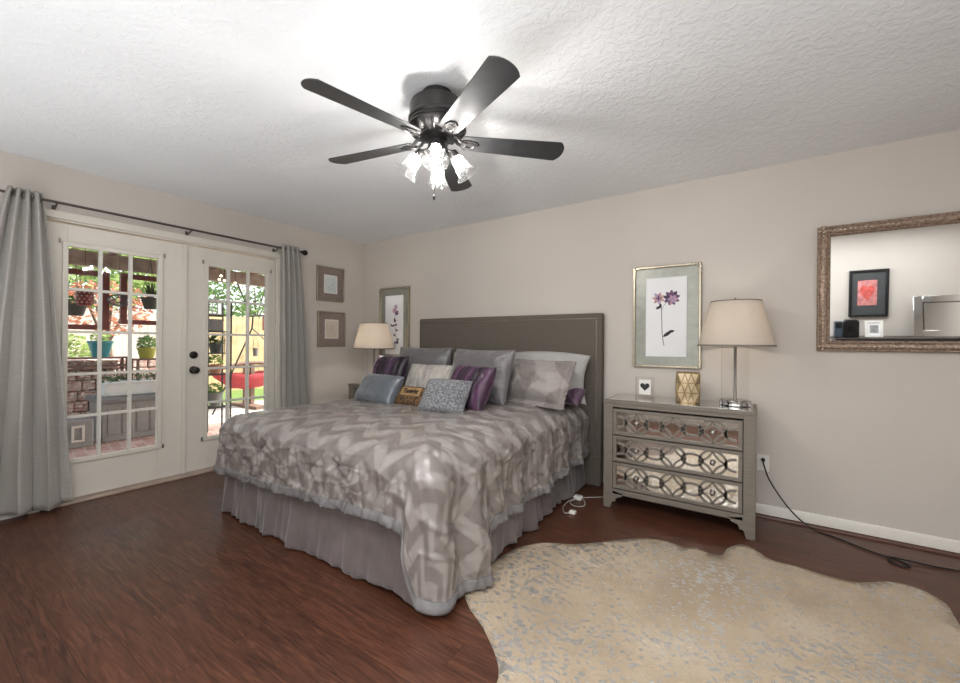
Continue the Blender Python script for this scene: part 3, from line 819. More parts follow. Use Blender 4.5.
# ------------------------------------------------------------------ table lamps
def shade_mat(name, c, tr):
    m = N(name); p = m.coord('Object')
    a = m.noise(m.coord('Object', (1, 1, .05)), 220, 2)
    col = m.ramp(a, [(.3, tuple(x*.93 for x in c[:3])+(1,)), (.7, c)])
    m.set(col, .85)
    tl = m.n('ShaderNodeBsdfTranslucent'); m.l(col, tl.inputs[0])
    mx = m.n('ShaderNodeMixShader'); mx.inputs[0].default_value = tr; m.l(m.b.outputs[0], mx.inputs[1]); m.l(tl.outputs[0], mx.inputs[2]); m.l(mx.outputs[0], m.out.inputs[0])
    return m.m
MT['shade'] = shade_mat('linen_lamp_shade', rgb(226, 218, 208), .5)
MT['shade_trim'] = fabric('taupe_shade_trim', rgb(132, 122, 112), .8)
def make_lamp(loc, z0, zs, zt, label, bulb, power):
    """z0 is the furniture top; zs..zt the shade"""
    t = thing('table_lamp', (0, 0, 0), label, 'lamp', 'pair of bedside lamps with tapered shades')
    h0, h1 = zs-z0, zt-z0; rb, rtp = .225, .148
    b = G(); n = 10
    b.lathe([(.088, 0), (.092, .004), (.092, .03), (.086, .036), (.055, .038)], n); b.make('base', MT['crystal'], t, off=(0, 0, 0), ang=20)
    b = G()
    for k in range(n):
        a = 2*pi*(k+.5)/n; G().box(-.012, .012, -.002, .002, .004, .03, rotz(a+pi/2, (.088*cos(a), .088*sin(a), 0))).make('facet', MT['chrome'], t, off=(0, 0, 0))
    b = G(); b.prism([(.085*cos(a), .085*sin(a)) for a in [2*pi*(k+.5)/8 for k in range(8)]], .036, h0+.03); b.make('acrylic_column', MT['acrylic'], t, off=(0, 0, 0), ang=20)
    b = G(); b.lathe([(.012, .036), (.0095, .05), (.008, .2), (.0095, h0+.02), (.016, h0+.03), (.016, h0+.07)], 16); b.make('rod', MT['nickel'], t, off=(0, 0, 0))
    b = G(); b.tube([(.03*cos(a)*1.6, 0, h0+.07+(h1-h0-.06)*q) for q, a in ((0, pi/2), (.15, .6), (.4, 0), (.7, .3), (.95, 1.2), (1, pi/2))], .0025, 6); b.tube([(-.03*cos(a)*1.6, 0, h0+.07+(h1-h0-.06)*q) for q, a in ((0, pi/2), (.15, .6), (.4, 0), (.7, .3), (.95, 1.2), (1, pi/2))], .0025, 6)
    for k in range(3):
        a = 2*pi*k/3; b.tube([(0, 0, h1-.012), (rtp*cos(a)*.98, rtp*sin(a)*.98, h1-.012)], .002, 6)
    b.make('harp', MT['chrome'], t, off=(0, 0, 0))
    b = G(); b.lathe([(.006, h1-.012), (.006, h1), (.012, h1+.004), (.012, h1+.01), (.005, h1+.014), (.009, h1+.02), (.004, h1+.027)], 14); b.make('finial', MT['chrome'], t, off=(0, 0, 0))
    pr = [(rb, h0), (rtp, h1), (rtp-.003, h1), (rb-.003, h0), (rb, h0)]
    sh = G().lathe(pr, 64, cap=False).make('lamp_shade', MT['shade'], t, off=(0, 0, 0))
    tr = G()
    tr.lathe([(rb+.001, h0-.002), (rb+.0005, h0+.009), (rb-.004, h0+.009), (rb-.004, h0-.002), (rb+.001, h0-.002)], 64, cap=False)
    tr.make('bottom_trim', MT['shade_trim'], sh, off=(0, 0, 0)); tr = G()
    tr.lathe([(rtp+.0015, h1-.008), (rtp+.001, h1+.002), (rtp-.004, h1+.002), (rtp-.004, h1-.008), (rtp+.0015, h1-.008)], 64, cap=False)
    tr.make('top_trim', MT['shade_trim'], sh, off=(0, 0, 0))
    zb = h0+.12
    G().sphere((0, 0, zb), .028, 10, (1, 1, 1.2)).make('bulb', bulb, t, off=(0, 0, 0))
    t.location = (loc[0], loc[1], z0)
    return t
make_lamp((4.022, -.235), .790, 1.187, 1.487, 'table lamp with crystal column on the dresser right of the bed', MT['lamp_bulb_dim'], 0)
make_lamp((.60, -.36), .725, 1.118, 1.402, 'glowing table lamp in the left corner behind the pillows', MT['lamp_bulb'], 0)

# ------------------------------------------------------------------ small things on the dresser
t = thing('photo_block', (3.44, -.20, .789), 'small clear block frame with a black heart on the dresser', 'picture frame')
G().box(3.375, 3.505, -.215, -.185, .789, .945).make('block', MT['acrylic'], t, bevel=.003)
G().box(3.398, 3.482, -.203, -.197, .812, .925).make('card', mat('white_card', rgb(236, 234, 230), .6, var=.01), t)
hp = []
for k in range(40):
    a = 2*pi*k/40; hp.append((3.44+.0021*16*sin(a)**3, .872+.0021*(13*cos(a)-5*cos(2*a)-2*cos(3*a)-cos(4*a))))
G().prism(hp, -.2045, -.2032, 'y').make('heart', MT['black'], t)

MT['gold_wire'] = mat('antique_gold_metal', rgb(150, 128, 92), .32, .9, var=.15, vscale=30)
MT['mercury'] = mat('champagne_mercury_glass', rgb(186, 168, 138), .3, .45, var=.2, vscale=25)
def votive(cx, cy, z0, s, h):
    t = thing('candle_holder', (cx, cy, z0), 'gold geometric candle holder of triangular facets on the dresser', 'candle holder')
    L = 3; A = radians(8)
    rings = []
    nseg = 12
    for lev in range(L+1):
        ring = []
        z = z0+h*lev/L; grow = 1-.03*lev/L*0
        for k in range(nseg):
            # rounded square outline, shifted by half a step each level
            a = 2*pi*(k+.5*(lev % 2))/nseg+pi/4
            r = s/2/max(abs(cos(a-pi/4)), abs(sin(a-pi/4)))**.8*(.96+.04*(lev in (1, 2)))
            ring.append(Vector((cx+r*cos(a-pi/4+A), cy+r*sin(a-pi/4+A), z)))
        rings.append(ring)
    v = [p for r in rings for p in r]; f = []; ed = []
    for lev in range(L):
        for k in range(nseg):
            k2 = (k+1) % nseg; a, b = lev*nseg+k, lev*nseg+k2; c, d = (lev+1)*nseg+k, (lev+1)*nseg+k2
            if lev % 2 == 0: f += [(a, b, c), (b, d, c)]; ed += [(a, b), (a, c), (b, c), ]
            else: f += [(a, d, c), (a, b, d)]; ed += [(a, b), (a, c), (a, d)]
    for k in range(nseg): ed.append((L*nseg+k, L*nseg+(k+1) % nseg))
    f.append(tuple(range(nseg-1, -1, -1)))
    G().add(v, f).make('glass_cup', MT['mercury'], t, ang=5)
    w = G()
    for a, b in ed: w.tube([v[a], v[b]], .0034, 6)
    w.make('wire_frame', MT['gold_wire'], t)
votive(3.738, -.25, .789, .15, .205)

# ------------------------------------------------------------------ wall pictures
MT['champagne'] = mat('champagne_metal_frame', rgb(172, 162, 144), .3, .85, var=.12, vscale=30)
MT['antique_mirror'] = mat('antique_mirror_mat', rgb(150, 151, 142), .32, .25, var=.12, vscale=14)
MT['paper'] = mat('white_art_paper', rgb(238, 238, 240), .7, var=.008)
def leaf(cx, cz, L, w, ang, n=10):
    p = []
    for k in range(n+1): q = k/n; p.append((L*q, w/2*sin(pi*q)**.8))
    for k in range(n-1, 0, -1): q = k/n; p.append((L*q, -w/2*sin(pi*q)**.8))
    return [(cx+a*cos(ang)-b*sin(ang), cz+a*sin(ang)+b*cos(ang)) for a, b in p]
PC_ = {k: mat('watercolour_'+k, c, .8, var=.3, vscale=50) for k, c in dict(mauve=rgb(110, 80, 112), pink=rgb(196, 150, 164), rose=rgb(206, 168, 160), violet=rgb(82, 62, 92), ink=rgb(56, 52, 62), lilac=rgb(176, 156, 184)).items()}
def floral(cx, z0, z1, w, label, stems):
    x0, x1 = cx-w/2, cx+w/2
    t = thing('framed_print', (cx, 0, z0), label, 'picture', 'framed flower prints on the back wall')
    f = G(); e = .018
    f.box(x0, x0+e, -.032, 0, z0, z1); f.box(x1-e, x1, -.032, 0, z0, z1); f.box(x0+e, x1-e, -.032, 0, z0, z0+e); f.box(x0+e, x1-e, -.032, 0, z1-e, z1)
    fr = f.make('frame', MT['champagne'], t, bevel=.004)
    for xx, sx in ((x0, 1), (x1-e, -1)):                        # wrapped bands near the corners
        for zc_, sz in ((z0, 1), (z1-e, -1)):
            b = G()
            for k in (.03, .05, .07):
                zz = zc_+(k if sz > 0 else e-k); xk = xx+(k if sx > 0 else e-k)
                b.box(xx-.003, xx+e+.003, -.035, -.002, zz-.005, zz+.005); b.box(xk-.005, xk+.005, -.035, -.002, zc_-.003, zc_+e+.003)
            b.make('corner_band', MT['champagne'], fr, bevel=.002)
    G().box(x0+e-.002, x1-e+.002, -.012, -.004, z0+e-.002, z1-e+.002).make('mat', MT['antique_mirror'], t)
    px0, px1, pz0, pz1 = x0+.098, x1-.098, z0+.085, z1-.095
    pp = G().box(px0, px1, -.022, -.0125, pz0, pz1).make('print', MT['paper'], t)
    Y = -.0223
    def fl_(poly, m, k): G().prism(poly, Y-.0002*(k+1), Y+.0004, 'y').make('petal' if m != 'ink' else 'stem_leaf', PC_[m], pp)
    stems(px0, px1, pz0, pz1, fl_)
def rose_print(px0, px1, pz0, pz1, fl_):
    W_ = px1-px0; Hh = pz1-pz0; P = lambda u, v: (px0+u*W_, pz0+v*Hh)
    k = 0
    st = [P(.46, .14), P(.43, .22), P(.41, .32), P(.40, .5), P(.39, .66)]
    l = [(x-.0022, z) for x, z in st]+[(x+.0022, z) for x, z in st[::-1]]; fl_(l, 'ink', 0)
    st = [P(.395, .58), P(.47, .66), P(.56, .71)]; fl_([(x, z-.002) for x, z in st]+[(x, z+.002) for x, z in st[::-1]], 'ink', 0)
    c = P(.43, .25); fl_(leaf(*c, .075, .026, radians(35)), 'ink', 1); fl_(leaf(*P(.55, .31), .05, .022, radians(12)), 'ink', 1)
    fl_(leaf(*P(.40, .64), .05, .022, radians(205)), 'ink', 1); fl_(leaf(*P(.39, .62), .045, .016, radians(110)), 'ink', 1)
    c = P(.64, .74)
    for q in range(9): fl_(leaf(*c, .062, .03, 2*pi*q/9+.2), ('mauve', 'violet', 'mauve')[q % 3], 2+q % 3)
    for q in range(6): fl_(leaf(c[0]+.008, c[1]-.012, .038, .022, 2*pi*q/6), ('pink', 'lilac')[q % 2], 6+q % 2)
    fl_(leaf(c[0]-.005, c[1]-.03, .03, .018, radians(-100)), 'pink', 8)
    c = P(.32, .74)
    for q in range(7): fl_(leaf(*c, .05, .024, 2*pi*q/7+.4), ('rose', 'pink', 'lilac')[q % 3], 2+q % 3)
    for q in range(4): fl_(leaf(*c, .022, .012, 2*pi*q/4), 'mauve', 6)
def spray_print(px0, px1, pz0, pz1, fl_):
    W_ = px1-px0; Hh = pz1-pz0; P = lambda u, v: (px0+u*W_, pz0+v*Hh); rnd = random.Random(5)
    st = [P(.62, .12), P(.66, .25), P(.58, .42), P(.55, .6), P(.6, .78)]
    fl_([(x-.002, z) for x, z in st]+[(x+.002, z) for x, z in st[::-1]], 'ink', 0)
    for (u, v, m) in ((.60, .80, 'lilac'), (.66, .70, 'mauve'), (.52, .74, 'pink')):
        for q in range(6): fl_(leaf(*P(u, v), .036, .018, 2*pi*q/6+u*9), m, 2+q % 3)
    for (u, v, a, L) in ((.56, .55, 100, .05), (.56, .50, 200, .06), (.55, .48, 30, .05), (.42, .48, 150, .04), (.60, .30, 140, .05), (.66, .24, 20, .045), (.68, .18, 70, .05), (.62, .22, 230, .04), (.58, .42, -20, .05)):
        fl_(leaf(*P(u, v), L, .02, radians(a)), 'ink', 1)
    for (u, v) in ((.56, .57), (.70, .20)):
        for q in range(5): fl_(leaf(*P(u, v), .024, .014, 2*pi*q/5), 'violet', 4)
floral(3.553, 1.012, 1.812, .49, 'framed print of one pink and purple flower stem above the right dresser', rose_print)
floral(.56, .965, 1.845, .49, 'framed print of a dark flower spray behind the corner lamp', spray_print)

MT['mauve_frame'] = mat('mauve_grey_wood_frame', rgb(134, 120, 114), .5, var=.15, vscale=25)
MT['sketch_paper'] = mat('pale_blue_print', rgb(214, 220, 220), .7, var=.05, vscale=12)
MT['sketch_paper2'] = mat('cream_print', rgb(212, 200, 184), .7, var=.05, vscale=12)
MT['white_mat'] = mat('white_bevel_mat', rgb(232, 228, 222), .7, var=.01)
def small_print(y0, y1, z0, z1, label, pm, draw):
    t = thing('framed_print', (0, (y0+y1)/2, z0), label, 'picture', 'small square prints on the left wall')
    f = G(); e = .012
    f.box(0, .028, y0, y0+e, z0, z1); f.box(0, .028, y1-e, y1, z0, z1); f.box(0, .028, y0+e, y1-e, z0, z0+e); f.box(0, .028, y0+e, y1-e, z1-e, z1)
    f.make('frame', MT['champagne'], t, bevel=.003)
    a = .092
    m_ = G(); m_.box(.004, .016, y0+e, y0+a, z0+e, z1-e); m_.box(.004, .016, y1-a, y1-e, z0+e, z1-e); m_.box(.004, .016, y0+a, y1-a, z0+e, z0+a); m_.box(.004, .016, y0+a, y1-a, z1-a, z1-e)
    m_.make('mat', MT['mauve_frame'], t)
    w = G(); b = .012
    w.box(.006, .014, y0+a, y0+a+b, z0+a, z1-a); w.box(.006, .014, y1-a-b, y1-a, z0+a, z1-a); w.box(.006, .014, y0+a+b, y1-a-b, z0+a, z0+a+b); w.box(.006, .014, y0+a+b, y1-a-b, z1-a-b, z1-a)
    w.make('inner_border', MT['white_mat'], t)
    G().box(.005, .011, y0+a+b, y1-a-b, z0+a+b, z1-a-b).make('print', pm, t)
    d = G()
    for pl in draw((y0+y1)/2, (z0+z1)/2): d.tube([(.012, a_, b_) for a_, b_ in pl], .0015, 5)
    d.make('drawing', mat('grey_pencil', rgb(150, 158, 158), .8), t)
small_print(-.688, -.322, 1.665, 2.063, 'upper one of two small mauve framed prints, with a pale blue picture', MT['sketch_paper'],
            lambda y, z: [[(y-.05, z-.05), (y+.0, z-.02), (y+.05, z+.02)], [(y-.03, z-.07), (y+.02, z-.045), (y+.06, z-.03)], [(y+.01, z+.05), (y+.04, z+.07)]])
small_print(-.672, -.302, 1.138, 1.545, 'lower one of two small mauve framed prints, with a cream picture', MT['sketch_paper2'],
            lambda y, z: [[(y-.02, z-.06), (y, z), (y-.01, z+.05)], [(y, z), (y+.03, z+.03)], [(y-.005, z-.02), (y-.04, z+.01)]])

# ------------------------------------------------------------------ big wall mirror
MT['bronze'] = mat('tarnished_bronze_carving', rgb(164, 144, 128), .36, .7, var=.45, vscale=70, bump=.5, bscale=120, bdist=.004)
mx0, mx1, mz0, mz1 = 4.466, 5.62, 1.160, 1.960
t = thing('wall_mirror', ((mx0+mx1)/2, 0, mz0), 'large mirror in a carved bronze frame on the back wall', 'mirror')
def rect_sweep(g, x0, x1, z0, z1, prof):
    """profile points (inset, -y) swept around a rectangle with mitred corners"""
    n = len(prof); vs = []; fs = []
    for (cx, cz, sx, sz) in ((x0, z0, 1, 1), (x1, z0, -1, 1), (x1, z1, -1, -1), (x0, z1, 1, -1)):
        for (i_, d_) in prof: vs.append((cx+sx*i_, -d_, cz+sz*i_))
    for c in range(4):
        c2 = (c+1) % 4
        for k in range(n): k2 = (k+1) % n; fs.append((c*n+k, c*n+k2, c2*n+k2, c2*n+k))
    g.add(vs, fs)
g = G(); rect_sweep(g, mx0, mx1, mz0, mz1, [(0, 0), (0, .026), (.006, .032), (.012, .028), (.016, .034), (.03, .042), (.044, .036), (.05, .026), (.054, .03), (.060, .026), (.066, .016), (.068, 0)])
fr = g.make('frame', MT['bronze'], t, ang=50)
orn = G(); rnd = random.Random(3)
def side(p0, p1, inset_dir):
    L = hypot(p1[0]-p0[0], p1[1]-p0[1]); n = int(L/.024); ax = ((p1[0]-p0[0])/L, (p1[1]-p0[1])/L)
    for k in range(n):
        s = (k+.5)/n*L; bx, bz = p0[0]+ax[0]*s, p0[1]+ax[1]*s
        c = (bx+inset_dir[0]*.029, -.040, bz+inset_dir[1]*.029)
        orn.sphere(c, .009, 4, (1.15 if ax[0] else .95, .7, 1.15 if ax[1] else .95))
        for q in (-1, 1): orn.sphere((bx+ax[0]*.012+inset_dir[0]*(.029+q*.009), -.037, bz+ax[1]*.012+inset_dir[1]*(.029+q*.009)), .005, 3)
    n = int(L/.0125)
    for k in range(n):
        s = (k+.5)/n*L; bx, bz = p0[0]+ax[0]*s, p0[1]+ax[1]*s
        orn.sphere((bx+inset_dir[0]*.0545, -.028, bz+inset_dir[1]*.0545), .0042, 3)
        orn.sphere((bx+inset_dir[0]*.006, -.031, bz+inset_dir[1]*.006), .004, 3)
side((mx0, mz0), (mx0, mz1), (1, 0)); side((mx1, mz0), (mx1, mz1), (-1, 0)); side((mx0, mz0), (mx1, mz0), (0, 1)); side((mx0, mz1), (mx1, mz1), (0, -1))
orn.make('carving', MT['bronze'], fr)
G().box(mx0+.06, mx1-.06, -.014, -.006, mz0+.06, mz1-.06).make('mirror_glass', MT['mirror'], t)
t.rotation_euler = (radians(2.3), 0, 0)

# ------------------------------------------------------------------ outlet and cords
t = thing('wall_outlet', (4.182, 0, .32), 'white wall outlet with a plugged black cord, right of the dresser', 'outlet')
G().box(4.147, 4.217, -.006, 0, .315, .43).make('cover_plate', MT['white_plastic'], t, bevel=.002)
for z in (.348, .398):
    G().prism([(4.182+.016*cos(2*pi*k/20), z+.0135*max(-.85, min(.85, sin(2*pi*k/20)))) for k in range(20)], -.008, -.0055, 'y').make('socket', MT['white_plastic'], t)
def spline(pts, n=8):
    pts = [Vector(p) for p in pts]; out = []
    P = [pts[0]]+pts+[pts[-1]]
    for i in range(1, len(P)-2):
        for k in range(n):
            q = k/n; a, b, c, d = P[i-1], P[i], P[i+1], P[i+2]
            out.append(.5*((2*b)+(-a+c)*q+(2*a-5*b+4*c-d)*q*q+(-a+3*b-3*c+d)*q**3))
    out.append(pts[-1]); return out
t = thing('power_cord', (4.4, -.2, 0), 'black power cord running from the wall outlet along the floor', 'cord')
cp = [(4.182, -.03, .398), (4.186, -.05, .37), (4.22, -.06, .27), (4.30, -.06, .14), (4.38, -.065, .05), (4.46, -.09, .0062), (4.54, -.13, .006), (4.62, -.19, .006), (4.70, -.245, .006), (4.79, -.285, .006), (4.83, -.335, .006), (4.80, -.36, .006), (4.755, -.33, .006), (4.765, -.285, .012), (4.83, -.272, .010), (4.93, -.265, .006), (5.06, -.25, .006), (5.3, -.26, .006), (5.7, -.3, .006), (6.1, -.4, .006)]
G().tube(spline(cp, 10), .0045, 8).make('cord', MT['cord_black'], t)
G().prism([(4.182+.012*cos(2*pi*k/16), .398+.012*sin(2*pi*k/16)) for k in range(16)], -.034, -.008, 'y').make('plug', MT['cord_black'], t, bevel=.003)
t = thing('charger_cord', (2.95, -.5, 0), 'tangled white charger cord on the floor between bed and dresser', 'cord')
w = [(3.18, -.30, .006), (3.10, -.36, .006), (3.02, -.44, .006), (2.99, -.56, .006), (3.06, -.62, .012), (3.10, -.55, .006), (3.05, -.46, .012), (2.985, -.52, .012), (2.98, -.66, .006), (3.03, -.76, .006), (3.07, -.72, .006)]
G().tube(spline(w, 8), .003, 8).make('cord', MT['cord_white'], t)
G().box(2.985, 3.045, -.48, -.43, .0, .03).make('charger', MT['white_plastic'], t, bevel=.006)
G().box(3.055, 3.10, -.75, -.71, .0, .022).make('plug', MT['white_plastic'], t, bevel=.005)

# ------------------------------------------------------------------ cowhide rug
def hide_mat():
    m = N('beige_hide_with_silver_flecks'); p = m.pos()
    base_ = m.ramp(m.noise(p, 2.2, 6, .6), [(.3, rgb(158, 140, 118)), (.55, rgb(182, 164, 141)), (.75, rgb(194, 181, 162))])
    hair = m.noise(m.pos((30, 130, 1), (0, 0, radians(25))), 2, 3)
    base_ = m.mix(m.math('MULTIPLY', m.step(hair, .5, .8), .35), base_, rgb(150, 126, 98))
    wp = m.n('ShaderNodeVectorMath'); wp.operation = 'ADD'
    nz = m.n('ShaderNodeTexNoise'); nz.inputs['Scale'].default_value = 14; m.l(p, nz.inputs['Vector'])
    sc = m.n('ShaderNodeVectorMath'); sc.operation = 'SCALE'; m.l(nz.outputs['Color'], sc.inputs[0]); sc.inputs['Scale'].default_value = .045
    m.l(p, wp.inputs[0]); m.l(sc.outputs[0], wp.inputs[1])
    v = m.n('ShaderNodeTexVoronoi'); v.inputs['Scale'].default_value = 42; v.feature = 'F1'
    mp = m.n('ShaderNodeMapping'); mp.inputs['Scale'].default_value = (1, 1.35, .01); mp.inputs['Rotation'].default_value = (0, 0, .7); m.l(wp.outputs[0], mp.inputs[0]); m.l(mp.outputs[0], v.inputs['Vector'])
    rndv = m.sep(v.outputs['Color'])[0]
    dens = m.noise(p, 1.7, 2)
    thr = m.math('MULTIPLY', m.math('SUBTRACT', m.math('ADD', rndv, m.math('MULTIPLY', dens, 1.5)), .86), .75)
    f = m.step(m.math('SUBTRACT', thr, v.outputs['Distance']), 0, .035)
    x, y, _ = m.sep(p)
    m.set(m.mix(f, base_, rgb(208, 206, 202)), m.mix(f, (.75, .75, .75, 1), (.42, .42, .42, 1)), m.math('MULTIPLY', f, .8))
    m.bump(m.math('ADD', hair, m.math('MULTIPLY', m.noise(p, 7, 3), 1.5)), .35, .006)
    return m.m
MT['hide'] = hide_mat()
outl = [(3.40, -2.45), (3.38, -2.22), (3.22, -2.06), (3.06, -1.96), (2.955, -1.84), (2.945, -1.70), (2.965, -1.52), (3.0, -1.37), (3.09, -1.235), (3.25, -1.145), (3.40, -1.00), (3.54, -.86), (3.655, -.795), (3.74, -.80), (3.80, -.815), (3.86, -.77), (3.905, -.80), (3.955, -.80), (3.985, -.775), (4.005, -.68), (4.055, -.59), (4.10, -.575), (4.16, -.63), (4.21, -.685), (4.32, -.69), (4.43, -.71), (4.54, -.71), (4.62, -.66), (4.70, -.60), (4.77, -.585), (4.83, -.62), (4.87, -.70), (4.865, -.82), (4.87, -.95), (4.97, -1.05), (5.2, -1.1), (5.42, -1.05), (5.5, -1.2), (5.35, -1.45), (5.28, -1.8), (5.4, -2.1), (5.5, -2.4), (5.3, -2.55), (5.0, -2.4), (4.7, -2.35), (4.4, -2.5), (4.1, -2.75), (3.85, -2.9), (3.6, -2.8)]
ol = [Vector((p.x, p.y)) for p in spline([(x, y, 0) for x, y in outl+outl[:1]], 6)][:-1]
bm = bmesh.new(); vs = [bm.verts.new((p.x, p.y, 0)) for p in ol]; fc_ = bm.faces.new(vs)
bmesh.ops.triangulate(bm, faces=[fc_]); bmesh.ops.subdivide_edges(bm, edges=[e for e in bm.edges if e.calc_length() > .12], cuts=3, use_grid_fill=True)
for _ in range(2): bmesh.ops.subdivide_edges(bm, edges=[e for e in bm.edges if e.calc_length() > .1], cuts=1)
bmesh.ops.triangulate(bm, faces=bm.faces)
def edge_d(x, y): return min((Vector((x, y))-p).length for p in ol[::2])
for v in bm.verts:
    x, y = v.co.x, v.co.y; e = sstep(0, .12, edge_d(x, y))
    v.co.z = .0055+e*(.004*(1+noise.noise((x*3, y*3, 0)))+.006*max(0, noise.noise((x*1.3-y*1.7, y*5+x*2, 3))))
bm.normal_update()
for f in bm.faces:
    if f.normal.z < 0: f.normal_flip()
me = bpy.data.meshes.new('cowhide_rug'); bm.to_mesh(me); bm.free(); me.polygons.foreach_set('use_smooth', [True]*len(me.polygons)); me.materials.append(MT['hide'])
o = bpy.data.objects.new('cowhide_rug', me); COL.objects.link(o)
sm = o.modifiers.new('thickness', 'SOLIDIFY'); sm.thickness = .005; sm.offset = -1
tag(o, 'beige cowhide rug with silver metallic flecks on the dark floor', 'rug')

# ------------------------------------------------------------------ ceiling fan
FX, FY = 2.808, -1.905
fan = thing('ceiling_fan', (FX, FY, H), 'dark five blade ceiling fan with four clear glass lights', 'ceiling fan')
T = Matrix.Translation((FX, FY, 0))
G().lathe([(.075, 2.44), (.075, 2.42), (.068, 2.405), (.062, 2.39)], 36, T).make('canopy', MT['fan_metal'], fan)
G().lathe([(.05, 2.395), (.11, 2.392), (.130, 2.385), (.137, 2.372), (.137, 2.315), (.143, 2.309), (.143, 2.297), (.137, 2.291), (.140, 2.28), (.132, 2.272)], 48, T).make('motor_housing', MT['fan_metal'], fan)
g = G(); g.lathe([(.132, 2.274), (.144, 2.269), (.146, 2.260), (.139, 2.252), (.120, 2.240), (.10, 2.232), (.075, 2.226), (.06, 2.222), (.06, 2.215), (.03, 2.215)], 48, T)
mh = g.make('flywheel_cover', MT['fan_metal'], fan)
g = G()
for k in range(24):
    a = 2*pi*k/24; X = T @ Matrix.Rotation(a, 4, 'Z')
    g.tube([(.137, 0, 2.254), (.121, 0, 2.243), (.102, 0, 2.236), (.08, 0, 2.229)], .006, 6, X=X, rad=[.005, .0085, .007, .004])
g.make('scroll_ribs', MT['fan_metal'], mh)
g = G().lathe([(.045, 2.22), (.052, 2.215), (.052, 2.207), (.044, 2.203), (.047, 2.165), (.053, 2.16), (.053, 2.15), (.044, 2.142), (.038, 2.126), (.022, 2.112), (.012, 2.104), (.006, 2.09)], 32, T).make('switch_housing', MT['fan_metal'], fan)
def blade_poly():
    L0, L1, w0, w1 = .125, .662, .050, .070; p = []
    p += [(L0, -w0+.012), (L0+.012, -w0)]
    n = 10; p.append((L1-.05, -w1))
    for k in range(n+1): a = -pi/2+pi*k/n; p.append((L1-.045+.045*cos(a) if True else 0, (w1-.0)*sin(a)*(1) if abs(sin(a)) < .95 else w1*(1 if sin(a) > 0 else -1)))
    p.append((L1-.05, w1)); p += [(L0+.012, w0), (L0, w0-.012)]
    q = []
    for a in p:
        if not q or hypot(a[0]-q[-1][0], a[1]-q[-1][1]) > .002: q.append(a)
    return q
for deg in (-101.2, -168.3, 115.5, 43.7, -27.0):
    pitch = Matrix.Rotation(radians(-12), 4, 'X')
    X = T @ Matrix.Rotation(radians(deg), 4, 'Z') @ Matrix.Translation((0, 0, 2.205)) @ pitch
    bl = G().prism(blade_poly(), -.003, .003, 'z', X).make('blade', MT['blade'], fan, bevel=.0015)
    b = G()
    b.prism([(.120, -.018), (.135, -.028), (.17, -.030), (.20, -.020), (.215, 0), (.20, .020), (.17, .030), (.135, .028), (.120, .018)], -.010, -.003, 'z', X)
    ring = [(.165+.024*cos(2*pi*k/20), .016*sin(2*pi*k/20), -.011) for k in range(20)]; b.tube(ring, .0035, 6, True, X)
    Xn = T @ Matrix.Rotation(radians(deg), 4, 'Z')
    for s in (-1, 1):
        b.tube([(.085, s*.02, 2.232), (.105, s*.024, 2.212), (.125, s*.02, 2.198), (.15, s*.012, 2.198)], .008, 8, X=Xn)
    for q in ((.142, -.018), (.142, .018), (.2, 0)): b.lathe([(.005, -.013), (.005, -.009)], 10, X @ Matrix.Translation((q[0], q[1], 0)))
    b.make('blade_iron', MT['fan_metal'], bl)
for deg in (-52, 38, 128, 218):
    Xa = T @ Matrix.Rotation(radians(deg), 4, 'Z')
    arm = G(); arm.tube([(.035, 0, 2.155), (.055, 0, 2.158), (.072, 0, 2.152), (.080, 0, 2.14)], .008, 8, X=Xa)
    tilt = Xa @ Matrix.Translation((.078, 0, 2.145)) @ Matrix.Rotation(radians(180-36), 4, 'Y')
    arm.lathe([(.012, -.012), (.024, -.004), (.026, .012), (.026, .026), (.022, .03)], 20, tilt)
    am = arm.make('lamp_arm', MT['fan_metal'], fan)
    pr = [(.026, .022), (.03, .032), (.033, .05), (.036, .075), (.041, .098), (.050, .118), (.062, .130)]
    sh = G().lathe(pr+[(r-.0025, z) for r, z in pr[::-1]]+pr[:1], 36, tilt, cap=False)
    sh.make('glass_shade', MT['shade_glass'], am)
    G().lathe([(.001, .026), (.010, .027), (.011, .04), (.016, .052), (.019, .064), (.017, .076), (.010, .085), (.001, .088)], 18, tilt, cap=False).make('bulb', MT['bulb'], am)
g = G(); cx_, cy_ = FX+.03*cos(radians(-75)), FY+.03*sin(radians(-75))
g.tube([(cx_, cy_, 2.13), (cx_, cy_, 1.925)], .0012, 6); g.lathe([(.002, 1.925), (.006, 1.92), (.007, 1.908), (.004, 1.90), (.001, 1.898)], 10, Matrix.Translation((cx_, cy_, 0)))
g.make('pull_chain', MT['fan_metal'], fan)
cx_, cy_ = FX+.04*cos(radians(-10)), FY+.04*sin(radians(-10))
g = G(); g.tube([(cx_, cy_, 2.13), (cx_, cy_, 1.99)], .0012, 6); g.lathe([(.002, 1.99), (.006, 1.985), (.007, 1.973), (.004, 1.965), (.001, 1.963)], 10, Matrix.Translation((cx_, cy_, 0)))
g.make('pull_chain', MT['chrome'], fan)

